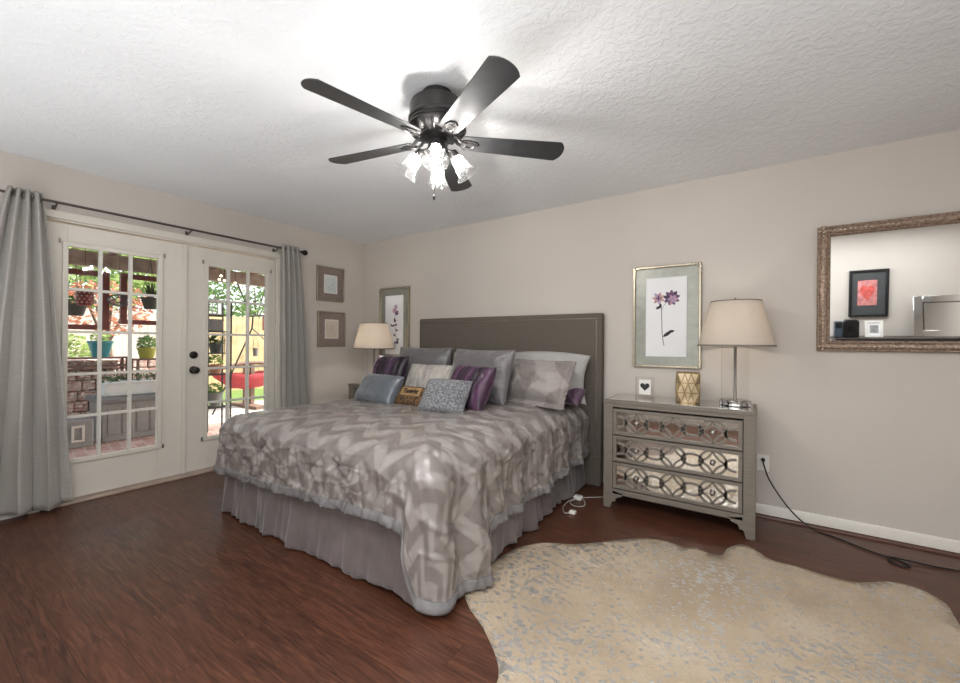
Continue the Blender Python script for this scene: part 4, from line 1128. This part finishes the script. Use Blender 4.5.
# ------------------------------------------------------------------ chest and things opposite the back wall (seen in the mirror)
MT['espresso'] = mat('espresso_wood', rgb(46, 36, 32), .4, var=.25, vscale=12)
t = thing('chest_of_drawers', (5.75, -3.97, 0), 'wide dark chest of drawers against the front wall, its top seen in the mirror', 'chest of drawers')
ch = G(); ch.box(5.04, 6.46, -4.19, -3.74, .06, .96); ch.box(5.02, 6.48, -4.195, -3.72, .96, .99); ch.box(5.06, 6.44, -4.18, -3.76, 0, .06)
ch.make('carcass', MT['espresso'], t, bevel=.004)
for c in range(2):
    for r in range(4):
        xa = 5.06+c*.69; za = .09+r*.215
        dw = G().box(xa, xa+.68, -3.745, -3.724, za, za+.20).make('drawer', MT['espresso'], t, bevel=.004)
        G().lathe([(.006, 0), (.006, .012), (.014, .016), (.014, .024), (.004, .028)], 14, frame((xa+.34, -3.724, za+.10), (1, 0, 0), (0, 1, 0), (0, 0, -1))).make('knob', MT['nickel'], dw)
t = thing('speaker', (5.2, -3.95, .99), 'black rounded speaker on the chest of drawers, seen in the mirror', 'speaker')
G().prism([(5.125, .991), (5.285, .991), (5.285, 1.195), (5.26, 1.23), (5.15, 1.23), (5.125, 1.195)], -4.02, -3.90, 'y').make('body', MT['black'], t, bevel=.008)
G().lathe([(.05, 0), (.05, .004), (.035, .001), (.01, .004)], 24, frame((5.205, -3.90, 1.09), (1, 0, 0), (0, 1, 0), (0, 0, -1))).make('speaker_cone', MT['black_metal'], t)
t = thing('device_box', (5.06, -3.93, .99), 'dark blue grey box beside the black speaker in the mirror', 'box')
G().box(5.03, 5.115, -4.0, -3.88, .991, 1.21).make('body', mat('blue_grey_plastic', rgb(66, 78, 90), .35), t, bevel=.008)
G().box(5.04, 5.105, -3.882, -3.877, 1.12, 1.19).make('display', MT['black'], t)
def leaning(name, x0, x1, y, z0, h, lean, label, cat, e, fm, inner):
    t = thing(name, ((x0+x1)/2, y, z0), label, cat)
    X = Matrix.Translation(((x0+x1)/2, y, z0)) @ Matrix.Rotation(radians(lean), 4, 'X')
    w = (x1-x0)/2; f = G()
    f.box(-w, -w+e, -.02, 0, 0, h, X); f.box(w-e, w, -.02, 0, 0, h, X); f.box(-w+e, w-e, -.02, 0, 0, e, X); f.box(-w+e, w-e, -.02, 0, h-e, h, X)
    f.make('frame', fm, t, bevel=.004); inner(t, X, w, h, e); return t
def pic_in(t, X, w, h, e):
    G().box(-w+e, w-e, -.016, -.006, e, h-e, X).make('mat', MT['paper'], t)
    G().box(-w+e+.02, w-e-.02, -.0055, -.0035, e+.03, h-e-.03, X).make('picture', mat('grey_photo', rgb(150, 150, 148), .5, var=.5, vscale=30), t)
leaning('framed_photo', 5.34, 5.52, -3.9, .992, .22, 10, 'small white photo frame standing on the chest of drawers, seen in the mirror', 'picture frame', .03, MT['white_plastic'], pic_in)
def mir_in(t, X, w, h, e):
    G().box(-w+e, w-e, -.016, -.008, e, h-e, X).make('mirror_glass', MT['mirror'], t)
    g = G(); g.box(-w+e, -w+e+.006, -.016, .004, e, h-e, X); g.box(-w+e, w-e, -.016, .004, h-e-.006, h-e, X); g.make('inner_strip', MT['black_metal'], t)
leaning('table_mirror', 5.82, 6.42, -3.98, .992, .53, 12, 'mirror framed in mirrored glass leaning on the chest of drawers, seen in the wall mirror', 'mirror', .085, MT['mirror'], mir_in)
hx0, hx1, hz0, hz1 = 5.212, 5.612, 1.258, 1.895; yb = YF
t = thing('framed_print', ((hx0+hx1)/2, yb, hz0), 'black framed picture of a red heart hung above the chest of drawers, in the mirror', 'picture')
f = G(); e = .03
f.box(hx0, hx0+e, yb, yb+.035, hz0, hz1); f.box(hx1-e, hx1, yb, yb+.035, hz0, hz1); f.box(hx0+e, hx1-e, yb, yb+.035, hz0, hz0+e); f.box(hx0+e, hx1-e, yb, yb+.035, hz1-e, hz1)
f.make('frame', MT['black'], t, bevel=.004)
G().box(hx0+e, hx1-e, yb+.005, yb+.015, hz0+e, hz1-e).make('mat', mat('charcoal_mat', rgb(70, 72, 74), .6), t)
pr_ = G().box(5.303, 5.497, yb+.015, yb+.02, 1.412, 1.752).make('print', mat('pink_wash', rgb(206, 134, 132), .7, var=.35, vscale=22), t)
hp = [(5.400+.0046*16*sin(2*pi*k/40)**3, 1.590+.0078*(13*cos(2*pi*k/40)-5*cos(4*pi*k/40)-2*cos(6*pi*k/40)-cos(8*pi*k/40))) for k in range(40)]
G().prism(hp, yb+.019, yb+.0215, 'y').make('heart', mat('red_wash', rgb(206, 92, 84), .7, var=.3, vscale=30), pr_)

# ------------------------------------------------------------------ patio and garden beyond the french doors
def brick_mat():
    m = N('patio_brick_paving'); p = m.pos((1, 1, 0), (0, 0, radians(8)))
    br = m.n('ShaderNodeTexBrick'); m.l(p, br.inputs['Vector']); br.inputs['Scale'].default_value = 1
    br.inputs['Brick Width'].default_value = .21; br.inputs['Row Height'].default_value = .105; br.inputs['Mortar Size'].default_value = .006
    br.inputs['Color1'].default_value = rgb(150, 112, 104); br.inputs['Color2'].default_value = rgb(182, 150, 140); br.inputs['Mortar'].default_value = rgb(176, 164, 154)
    n_ = m.noise(m.pos(), 14, 5, .7)
    c = m.mix(m.step(n_, .5, .75), br.outputs['Color'], rgb(198, 176, 162)); c = m.mix(m.math('MULTIPLY', m.step(m.noise(m.pos(), 33, 3), .58, .66), .7), c, rgb(104, 70, 54))
    m.set(c, .85); m.bump(m.math('SUBTRACT', n_, br.outputs['Fac']), .4, .01); return m.m
MT['brick'] = brick_mat()
MT['concrete'] = mat('pale_concrete', rgb(196, 188, 178), .85, var=.08, vscale=5, bump=.2)
MT['grass'] = mat('lawn_grass', rgb(110, 138, 66), .9, var=.4, vscale=40, bump=.8, bscale=90, bdist=.03)
structure(G().box(-2.75, -.14, -7, 5, -.2, -.08).make('patio_paving', MT['brick']))
structure(G().box(-4.7, -2.75, -7, 5, -.2, -.085).make('garden_path', MT['concrete']))
structure(G().box(-16, -4.7, -12, 12, -.2, -.09).make('ground_lawn', MT['grass']))
MT['old_wood'] = mat('weathered_roof_boards', rgb(172, 160, 150), .8, var=.3, vscale=6)
MT['beam'] = mat('brown_roof_beam', rgb(140, 116, 98), .75, var=.3, vscale=9)
g = G(); g.box(-2.72, -.14, -6, 1.25, 2.36, 2.42)
o = structure(g.make('roof_patio', MT['old_wood']))
for k in range(13): G().box(-2.7, -.16, -5.9+k*.58, -5.86+k*.58, 2.26, 2.36).make('rafter', MT['beam'], o)
G().box(-2.72, -2.62, -6, 1.25, 2.10, 2.28).make('edge_beam', MT['old_wood'], o)
for y in (-5.0, -3.0, 1.15): G().box(-2.72, -2.62, y-.05, y+.05, -.1, 2.12).make('post', MT['beam'], o)
for k, (y, z) in enumerate(((-1.03, 2.02), (-1.05, 1.97), (-.99, 1.965), (-.86, 1.95))):
    t = thing('string_light', (-1.5, y, z), 'warm string light bulb under the patio roof seen through the right door', 'string light', 'warm bulbs under the patio roof')
    G().sphere((-1.5, y, z), .014, 8).make('bulb', MT['string_bulb'], t)
    G().tube([(-1.5, y, z+.016), (-1.5, y, 2.27)], .003, 6).make('cable', MT['cord_black'], t)

MT['red_wood'] = mat('dark_red_painted_wood', rgb(116, 58, 54), .6, var=.2, vscale=12)
MT['chain'] = mat('grey_chain_steel', rgb(90, 90, 90), .4, .8)
def chain(x, y, z0, z1, parent):
    g = G(); n = max(2, int((z1-z0)/.05))
    g.tube([(x+.004*(k % 2), y, z0+(z1-z0)*k/n) for k in range(n+1)], .004, 6); g.make('chain', MT['chain'], parent)
for (y0, y1, lab) in ((-2.50, -1.83, 'dark red square wooden frame hung under the patio roof, left one'), (-1.72, -1.12, 'dark red square wooden frame hung under the patio roof, right one')):
    t = thing('hanging_trellis', (-2.67, (y0+y1)/2, 1.33), lab, 'wooden frame', 'red hanging wooden frames')
    za, zb = (1.32, 2.05) if y0 < -2 else (1.40, 2.06)
    g = G(); w = .065; x0, x1 = -2.70, -2.64
    g.box(x0, x1, y0, y0+w, za, zb); g.box(x0, x1, y1-w, y1, za, zb); g.make('side_rail', MT['red_wood'], t, bevel=.004)
    g = G(); g.box(x0, x1, y0+w, y1-w, zb-w, zb); g.box(x0, x1, y0+w, y1-w, za, za+w*.9); g.make('cross_rail', MT['red_wood'], t, bevel=.004)
    for y in (y0+.03, y1-.03): chain(-2.67, y, zb, 2.12, t)

def foliage(g, c, r, n, size, rnd, flat=1.0, spread=(1, 1, 1)):
    for _ in range(n):
        while True:
            d = Vector((rnd.uniform(-1, 1), rnd.uniform(-1, 1), rnd.uniform(-1, 1)))
            if .1 < d.length < 1: break
        d = d.normalized()*(d.length**.45)
        p = Vector(c)+Vector((d.x*r*spread[0], d.y*r*spread[1], d.z*r*spread[2]))
        a = Vector((rnd.gauss(0, 1), rnd.gauss(0, 1), rnd.gauss(0, .6))).normalized(); b = a.cross(Vector((rnd.gauss(0, 1), rnd.gauss(0, 1), rnd.gauss(0, 1)))).normalized()
        s = size*rnd.uniform(.6, 1.3)
        g.add([p-a*s, p+b*s*.42, p+a*s, p-b*s*.42], [(0, 1, 2, 3)])
def leaf_mat(name, c, v=.45):
    m = N(name); n_ = m.noise(m.coord('Object'), 4, 3)
    col = m.ramp(n_, [(.3, tuple(x*(1-v) for x in c[:3])+(1,)), (.7, tuple(min(1, x*(1+v)) for x in c[:3])+(1,))])
    m.set(col, .6); tl = m.n('ShaderNodeBsdfTranslucent'); m.l(col, tl.inputs[0])
    mx = m.n('ShaderNodeMixShader'); mx.inputs[0].default_value = .35; m.l(m.b.outputs[0], mx.inputs[1]); m.l(tl.outputs[0], mx.inputs[2]); m.l(mx.outputs[0], m.out.inputs[0]); return m.m
MT['leaf'] = leaf_mat('green_leaves', rgb(120, 148, 84)); MT['leaf2'] = leaf_mat('light_green_leaves', rgb(158, 176, 108)); MT['leaf3'] = leaf_mat('russet_leaves', rgb(188, 124, 98)); MT['leaf4'] = leaf_mat('deep_green_leaves', rgb(74, 96, 58))
MT['bark'] = mat('brown_bark', rgb(104, 84, 70), .9, var=.3)
rnd = random.Random(11)
def tree(x, y, zc, r, m, n, size, label, cat='tree', grp=None, spread=(1, 1, .8)):
    t = thing('tree' if cat == 'tree' else 'shrub', (x, y, -.09), label, cat, grp)
    g = G(); foliage(g, (x, y, zc), r, n, size, rnd, spread=spread); g.make('foliage', m, t, ang=0)
    g = G(); g.tube([(x, y, -.1), (x+.05, y+.03, zc*.5), (x, y, zc)], .05, 8, rad=[.07 if cat == 'tree' else .02, .05 if cat == 'tree' else .014, .015])
    for q in range(4): a = q*1.7; g.tube([(x, y, zc*.6), (x+.5*r*cos(a), y+.5*r*sin(a), zc+.2*r)], .02 if cat == 'tree' else .008, 6)
    g.make('trunk', MT['bark'], t)
tree(-9.0, -.9, 3.0, 1.6, MT['leaf2'], 2600, .10, 'pale green tree beyond the fence behind the left door', grp='trees beyond the fence')
tree(-13.2, 1.3, 4.0, 1.7, MT['leaf'], 2000, .13, 'green tree beyond the fence between the two doors', grp='trees beyond the fence')
tree(-9.6, 3.5, 2.9, 1.7, MT['leaf'], 2600, .10, 'green tree above the sunlit fence behind the right door', grp='trees beyond the fence')
tree(-5.2, -1.25, 1.75, .62, MT['leaf3'], 700, .05, 'small russet leaved tree in front of the fence, between the hanging frames', grp=None)
tree(-4.4, -1.95, 1.0, .38, MT['leaf2'], 800, .045, 'yellow green shrub beside the teal pot', 'shrub')
MT['fence'] = mat('sunlight_tinted_boards', rgb(196, 168, 128), .8, var=.3, vscale=2.6)  # yellow of the sunlight painted into the right fence's board colour
MT['fence_pale'] = mat('pale_boards', rgb(198, 184, 174), .8, var=.12, vscale=2.6)
for (ya, yb_, m, lab) in ((-7.0, .86, MT['fence_pale'], 'pale picket fence behind the left door'), (.86, 7.0, MT['fence'], 'picket fence behind the right door, its sunlit yellow painted in')):
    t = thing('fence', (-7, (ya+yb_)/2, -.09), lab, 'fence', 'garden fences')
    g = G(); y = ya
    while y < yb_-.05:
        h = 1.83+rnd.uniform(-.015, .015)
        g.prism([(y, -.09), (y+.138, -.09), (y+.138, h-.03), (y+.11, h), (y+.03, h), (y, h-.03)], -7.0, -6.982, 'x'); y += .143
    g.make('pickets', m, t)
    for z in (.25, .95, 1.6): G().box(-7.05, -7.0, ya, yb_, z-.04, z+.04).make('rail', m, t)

MT['resin'] = mat('grey_resin', rgb(134, 130, 126), .55, var=.1, vscale=14, bump=.3)
MT['resin_dark'] = mat('dark_grey_resin', rgb(112, 110, 108), .5, var=.1)
t = thing('deck_box', (-2.95, -1.4, -.08), 'large grey deck storage box on the brick patio', 'storage box')
g = G(); g.box(-3.10, -2.57, -1.91, -.86, -.08, .40)
for k in range(7): g.box(-2.575, -2.56, -1.86+k*.145, -1.86+k*.145+.115, .0, .34)
g.box(-2.58, -2.553, -1.91, -.86, -.08, -.02); g.make('body', MT['resin'], t, bevel=.008)
g = G(); g.prism([(-3.13, .40), (-2.53, .40), (-2.53, .44), (-2.58, .475), (-3.08, .475), (-3.13, .44)], -.83, -1.95, 'y', Matrix.Identity(4)); g.make('lid', MT['resin_dark'], t, bevel=.006)
t = thing('planter_chest', (-2.6, -2.17, -.08), 'small grey square chest with a pale framed panel, left of the deck box', 'storage box')
G().box(-2.80, -2.46, -2.36, -2.01, -.08, .24).make('body', MT['resin'], t, bevel=.01)
g = G(); 
for (a, b, c, d) in ((-2.205, -2.09, .155, .18), (-2.205, -2.09, -.012, .012), (-2.205, -2.18, .012, .155), (-2.115, -2.09, .012, .155)): g.box(-2.462, -2.448, a, b, c, d)
g.make('panel_frame', MT['concrete'], t, bevel=.003)
MT['white_pot'] = mat('white_plastic_planter', rgb(206, 208, 206), .5)
t = thing('planter_box', (-2.75, -1.45, .475), 'long white planter box on the grey deck box lid', 'planter')
g = G(); g.prism([(-2.92, .477), (-2.66, .477), (-2.64, .64), (-2.94, .64)], -1.0, -1.87, 'y'); g.make('trough', MT['white_pot'], t, bevel=.005)
G().box(-2.95, -2.63, -1.88, -.99, .625, .648).make('rim', MT['white_pot'], t, bevel=.004)
g = G(); 
for k in range(16): foliage(g, (-2.79+rnd.uniform(-.08, .08), -1.82+k*.052, .68), .06, 16, .03, rnd)
g.make('seedlings', MT['leaf4'], t, ang=0)
def stone_mat():
    m = N('mottled_stacked_stone'); p = m.pos(); v = m.n('ShaderNodeTexVoronoi'); v.inputs['Scale'].default_value = 22; m.l(m.pos((1, 1, 1.7)), v.inputs['Vector'])
    q = m.sep(v.outputs['Color'])[0]
    c = m.ramp(q, [(0, rgb(150, 110, 104)), (.35, rgb(206, 172, 162)), (.6, rgb(176, 162, 154)), (.85, rgb(240, 228, 216)), (1, rgb(170, 130, 122))])
    m.set(c, .9); m.bump(v.outputs['Distance'], -.5, .02); return m.m
MT['stone'] = stone_mat()
t = thing('garden_wall', (-3.75, -1.4, -.09), 'low mottled stone garden wall behind the deck box', 'wall')
g = G(); rows = 7
for r in range(rows):
    y = -3.4+.07*(r % 2)
    while y < -.75:
        L = rnd.uniform(.13, .24); d = rnd.uniform(-.025, .02); g.box(-3.95, -3.58+d, y, y+L-.01, -.09+r*.145, -.09+(r+1)*.145-.008); y += L
g.make('stones', MT['stone'], t, bevel=.02)
# plant shelf with the teal pot, stand with the yellow pot
def shelf(x0, x1, y0, y1, zs, label, m):
    t = thing('plant_shelf', ((x0+x1)/2, (y0+y1)/2, 0), label, 'plant shelf', 'wooden plant shelves behind the deck box')
    for z in zs: G().box(x0, x1, y0, y1, z-.022, z).make('board', m, t, bevel=.003)
    for x in (x0+.02, x1-.02):
        for y in (y0+.03, y1-.03): G().box(x-.015, x+.015, y-.015, y+.015, -.085, zs[0]-.02).make('leg', m, t)
MT['shelf'] = mat('brown_shelf_wood', rgb(112, 84, 74), .7, var=.2)
shelf(-3.55, -3.30, -2.5, -1.44, (.955, .845), 'brown two board plant shelf carrying the teal pot', MT['shelf'])
shelf(-3.45, -3.15, -1.42, -.95, (.925,), 'brown plant shelf carrying the yellow green pot', MT['shelf'])
def pot(x, y, z, r0, r1, h, m, name, label, cat, leafm=None, n=0, lr=.1, size=.04, spikes=0, grp=None, hang=None):
    t = thing(name, (x, y, z), label, cat, grp); T_ = Matrix.Translation((x, y, z))
    G().lathe([(r0, .001), (r0+(r1-r0)*.4, h*.35), (r1*.96, h*.86), (r1*1.04, h*.87), (r1*1.04, h), (r1*.93, h), (r1*.9, h*.85), (.001, h*.85)], 24, T_).make('pot', m, t)
    if n:
        g = G(); foliage(g, (x, y, z+h+lr*.6), lr, n, size, rnd); g.make('leaves', leafm, t, ang=0)
    if spikes:
        g = G()
        for k in range(spikes):
            a = rnd.uniform(0, 6.28); s = rnd.uniform(.3, 1.0); L = lr*rnd.uniform(1.2, 2.1)
            tip = Vector((x+cos(a)*s*L*.8, y+sin(a)*s*L*.8, z+h+L*(1.15-s*.7))); b0 = Vector((x, y, z+h*.8)); sd_ = Vector((-sin(a), cos(a), 0))*.008
            md = (b0+tip)/2+Vector((0, 0, .02)); g.add([b0-sd_, b0+sd_, md+sd_, md-sd_, tip], [(0, 1, 2, 3), (3, 2, 4)])
        g.make('spiky_leaves', leafm, t, ang=0)
    if hang:
        for q in range(3):
            a = 2*pi*q/3; G().tube([(x+r1*cos(a), y+r1*sin(a), z+h), (x, y, hang-.12), (x, y, hang)], .003, 5).make('hanger', MT['chain'], t)
    return t
pot(-3.42, -1.735, .956, .085, .135, .225, mat('teal_glaze', rgb(42, 128, 136), .3), 'plant_pot', 'teal flower pot on the shelf seen through the left door', 'flower pot', MT['leaf2'], 60, .10, .04)
pot(-3.30, -1.25, .926, .08, .115, .16, mat('yellow_green_glaze', rgb(158, 156, 62), .35), 'plant_pot', 'yellow green pot with a leafy plant, right of the teal pot', 'flower pot', MT['leaf'], 120, .11, .045)
MT['dark_pot'] = mat('dark_green_grey_pot', rgb(70, 74, 68), .6)
pot(-2.80, -2.11, 1.49, .07, .105, .14, MT['dark_pot'], 'hanging_planter', 'dark hanging planter below the red lantern', 'hanging planter', MT['leaf4'], 60, .08, .035, hang=2.36)
pot(-2.45, -1.47, 1.60, .06, .10, .15, MT['dark_pot'], 'hanging_planter', 'dark hanging basket with a spiky plant under the patio roof', 'hanging planter', MT['leaf4'], 0, .13, .04, spikes=70, hang=2.36)
# red pierced lantern
t = thing('hanging_lantern', (-2.45, -2.10, 1.60), 'red pierced metal lantern hanging behind the left door', 'lantern')
MT['red_metal'] = mat('red_lacquered_metal', rgb(128, 52, 52), .45, .2)
g = G(); g.lathe([(.06, 1.60), (.078, 1.625), (.082, 1.69), (.078, 1.755), (.06, 1.78)], 16, Matrix.Translation((-2.45, -2.10, 0))); g.make('body', MT['red_metal'], t)
g = G()
for k in range(12):
    for j in range(4):
        a = 2*pi*(k+.5*(j % 2))/12; g.sphere((-2.45+.082*cos(a), -2.10+.082*sin(a), 1.635+j*.037), .009, 4)
g.make('studs', MT['concrete'], t); G().tube([(-2.45, -2.10, 1.78), (-2.45, -2.10, 2.36)], .003, 5).make('hanger', MT['chain'], t)
# oval filigree plaque
t = thing('hanging_plaque', (-2.5, -1.77, 1.63), 'oval blue grey filigree plaque hanging between the red frames', 'wall decoration')
MT['slate'] = mat('blue_grey_cast_metal', rgb(86, 98, 108), .5, .3)
g = G(); E_ = lambda a, b, n=28: [(-2.5, -1.77+a*cos(2*pi*k/n), 1.695+b*sin(2*pi*k/n)) for k in range(n)]
g.tube(E_(.108, .07), .009, 6, True); g.tube(E_(.045, .03), .006, 6, True)
for k in range(8): a = 2*pi*k/8; g.tube([(-2.5, -1.77+.045*cos(a), 1.695+.03*sin(a)), (-2.5, -1.77+.08*cos(a+.25), 1.695+.05*sin(a+.25)), (-2.5, -1.77+.105*cos(a), 1.695+.068*sin(a))], .006, 5)
for k in range(8): a = 2*pi*(k+.5)/8; g.tube([(-2.5, -1.77+.078*cos(a)+.018*cos(q), 1.695+.05*sin(a)+.013*sin(q)) for q in [2*pi*i/10 for i in range(10)]], .005, 5, True)
g.make('filigree', MT['slate'], t); G().tube([(-2.5, -1.77, 1.765), (-2.5, -1.77, 2.36)], .003, 5).make('hanger', MT['chain'], t)
# plant tower behind the right door
MT['iron'] = mat('black_iron', rgb(44, 42, 42), .5, .4)
TX, TY0, TY1 = -2.3, -.90, -.60
t = thing('plant_tower', (TX, (TY0+TY1)/2, -.08), 'narrow black iron plant tower behind the right door', 'plant stand')
for x in (TX-.13, TX+.13):
    for y in (TY0, TY1): G().box(x-.009, x+.009, y-.009, y+.009, -.08, 1.75).make('post', MT['iron'], t)
for z in (.25, .72, 1.02, 1.33, 1.56):
    g = G()
    for k in range(8): x = TX-.13+.26*k/7; g.box(x-.006, x+.006, TY0, TY1, z-.008, z)
    g.box(TX-.14, TX-.125, TY0, TY1, z-.014, z+.002); g.box(TX+.125, TX+.14, TY0, TY1, z-.014, z+.002); g.make('shelf', MT['iron'], t)
g = G()
for k in range(5): g.box(TX+.135, TX+.141, TY1-.12+k*.028, TY1-.115+k*.028, 1.03, 1.32)
for k in range(8): g.box(TX+.135, TX+.141, TY1-.12, TY1, 1.05+k*.036, 1.055+k*.036)
g.make('trellis', MT['iron'], t)
t = thing('metal_box', (TX, -.76, 1.331), 'dark grey metal box near the top of the plant tower', 'box')
G().box(TX-.07, TX+.1, -.84, -.69, 1.331, 1.49).make('body', MT['resin_dark'], t, bevel=.006); G().box(TX-.075, TX+.105, -.845, -.685, 1.47, 1.50).make('lid', MT['resin_dark'], t, bevel=.004)
MT['clay'] = mat('faded_terracotta', rgb(168, 122, 98), .8); MT['grey_pot'] = mat('grey_green_pot', rgb(118, 122, 116), .7)
for (z, m, lab, lm) in ((.251, MT['grey_pot'], 'grey pot with a leafy plant on the lowest shelf of the plant tower', MT['leaf']), (.721, MT['clay'], 'terracotta pot on the second shelf of the plant tower', MT['leaf2']), (1.021, MT['dark_pot'], 'dark pot with a bushy plant on the middle shelf of the plant tower', MT['leaf4'])):
    pot(TX, -.745, z, .065, .09 if z > .3 else .10, .13 if z > .3 else .2, m, 'plant_pot', lab, 'flower pot', lm, 70, .09, .04)
t = thing('lantern', (TX, -.76, 1.561), 'pale grey glass lantern on top of the plant tower', 'lantern')
g = G(); g.box(TX-.07, TX+.07, -.83, -.69, 1.561, 1.58); g.box(TX-.07, TX+.07, -.83, -.69, 1.74, 1.76)
for x in (TX-.065, TX+.055):
    for y in (-.825, -.705): g.box(x, x+.01, y, y+.01, 1.58, 1.74)
g.lathe([(.07, 1.76), (.02, 1.81), (.012, 1.84)], 4, Matrix.Translation((TX, -.76, 0)) @ Matrix.Rotation(pi/4, 4, 'Z')); g.make('case', MT['white_pot'], t, ang=20)
G().box(TX-.06, TX+.06, -.82, -.70, 1.58, 1.74).make('glass', MT['pane'], t)
# red hammock on its wooden stand
HXX = -4.0
MT['red_cloth'] = mat('red_canvas', rgb(166, 62, 66), .8, var=.15)
MT['stand_wood'] = mat('brown_stand_wood', rgb(122, 98, 84), .7, var=.2)
t = thing('hammock', (HXX, .55, -.085), 'red hammock hanging on a brown wooden stand on the lawn', 'hammock')
arc = [(HXX, -.18+1.6*k/16, .60+.17*sin(pi*(k/16))**1.0) for k in range(17)]
G().tube(arc, .035, 8).make('beam', MT['stand_wood'], t)
for y in (.50, .62): G().box(HXX-.035, HXX+.035, y-.035, y+.035, -.085, .74).make('post', MT['stand_wood'], t)
G().box(HXX-.5, HXX+.5, .45, .67, -.085, -.03).make('foot', MT['stand_wood'], t)
def ham(i, j):
    u = i/24; v = -1+2*j/10; y = -.14+1.28*u; sag = .30*sin(pi*u)
    return (HXX+.1+v*.24*max(0, sin(pi*min(1, max(0, u))))**.5, y, .60-sag*.25-(.30*(1-v*v)-.05)*max(0, sin(pi*u))**.6+.04*noise.noise((u*6, v*2, 0)))
o = G().grid(ham, 25, 11).make('sling', MT['red_cloth'], t); o.modifiers.new('t', 'SOLIDIFY').thickness = .006
# garden pole with hanging bucket and red flag
PX = -3.6
t = thing('garden_pole', (PX, .4, -.085), 'slanted dark garden pole with a top bar behind the right door', 'pole')
g = G(); g.tube([(PX, -.24, -.085), (PX, .12, .74), (PX, .41, 1.42), (PX, .43, 1.66)], .014, 8); g.make('pole', MT['iron'], t)
G().tube([(PX, .36, 1.66), (PX, .74, 1.69)], .014, 8).make('top_bar', MT['iron'], t)
G().tube([(PX, .42, 1.42), (PX, .53, 1.33), (PX, .64, 1.22)], .010, 8).make('brace', MT['iron'], t)
t = thing('bucket', (PX, .48, .91), 'small dark bucket hanging from the garden pole', 'bucket')
G().lathe([(.038, .91), (.048, 1.05), (.051, 1.05), (.051, 1.06), (.044, 1.06), (.036, .925), (.001, .925)], 18, Matrix.Translation((PX, .48, 0))).make('pail', MT['resin_dark'], t)
G().tube([(PX, .432, 1.055), (PX, .45, 1.2), (PX, .48, 1.30), (PX, .51, 1.2), (PX, .528, 1.055)], .003, 5).make('handle', MT['chain'], t); 
t = thing('flag', (PX, .66, 1.40), 'small dark red flag hanging from the bar of the garden pole', 'flag')
g = G().grid(lambda i, j: (PX+.01*sin(i*1.1), .605+.10*i/8, 1.68-.28*j/8), 9, 9); o = g.make('cloth', MT['red_wood'], t); o.modifiers.new('t', 'SOLIDIFY').thickness = .003
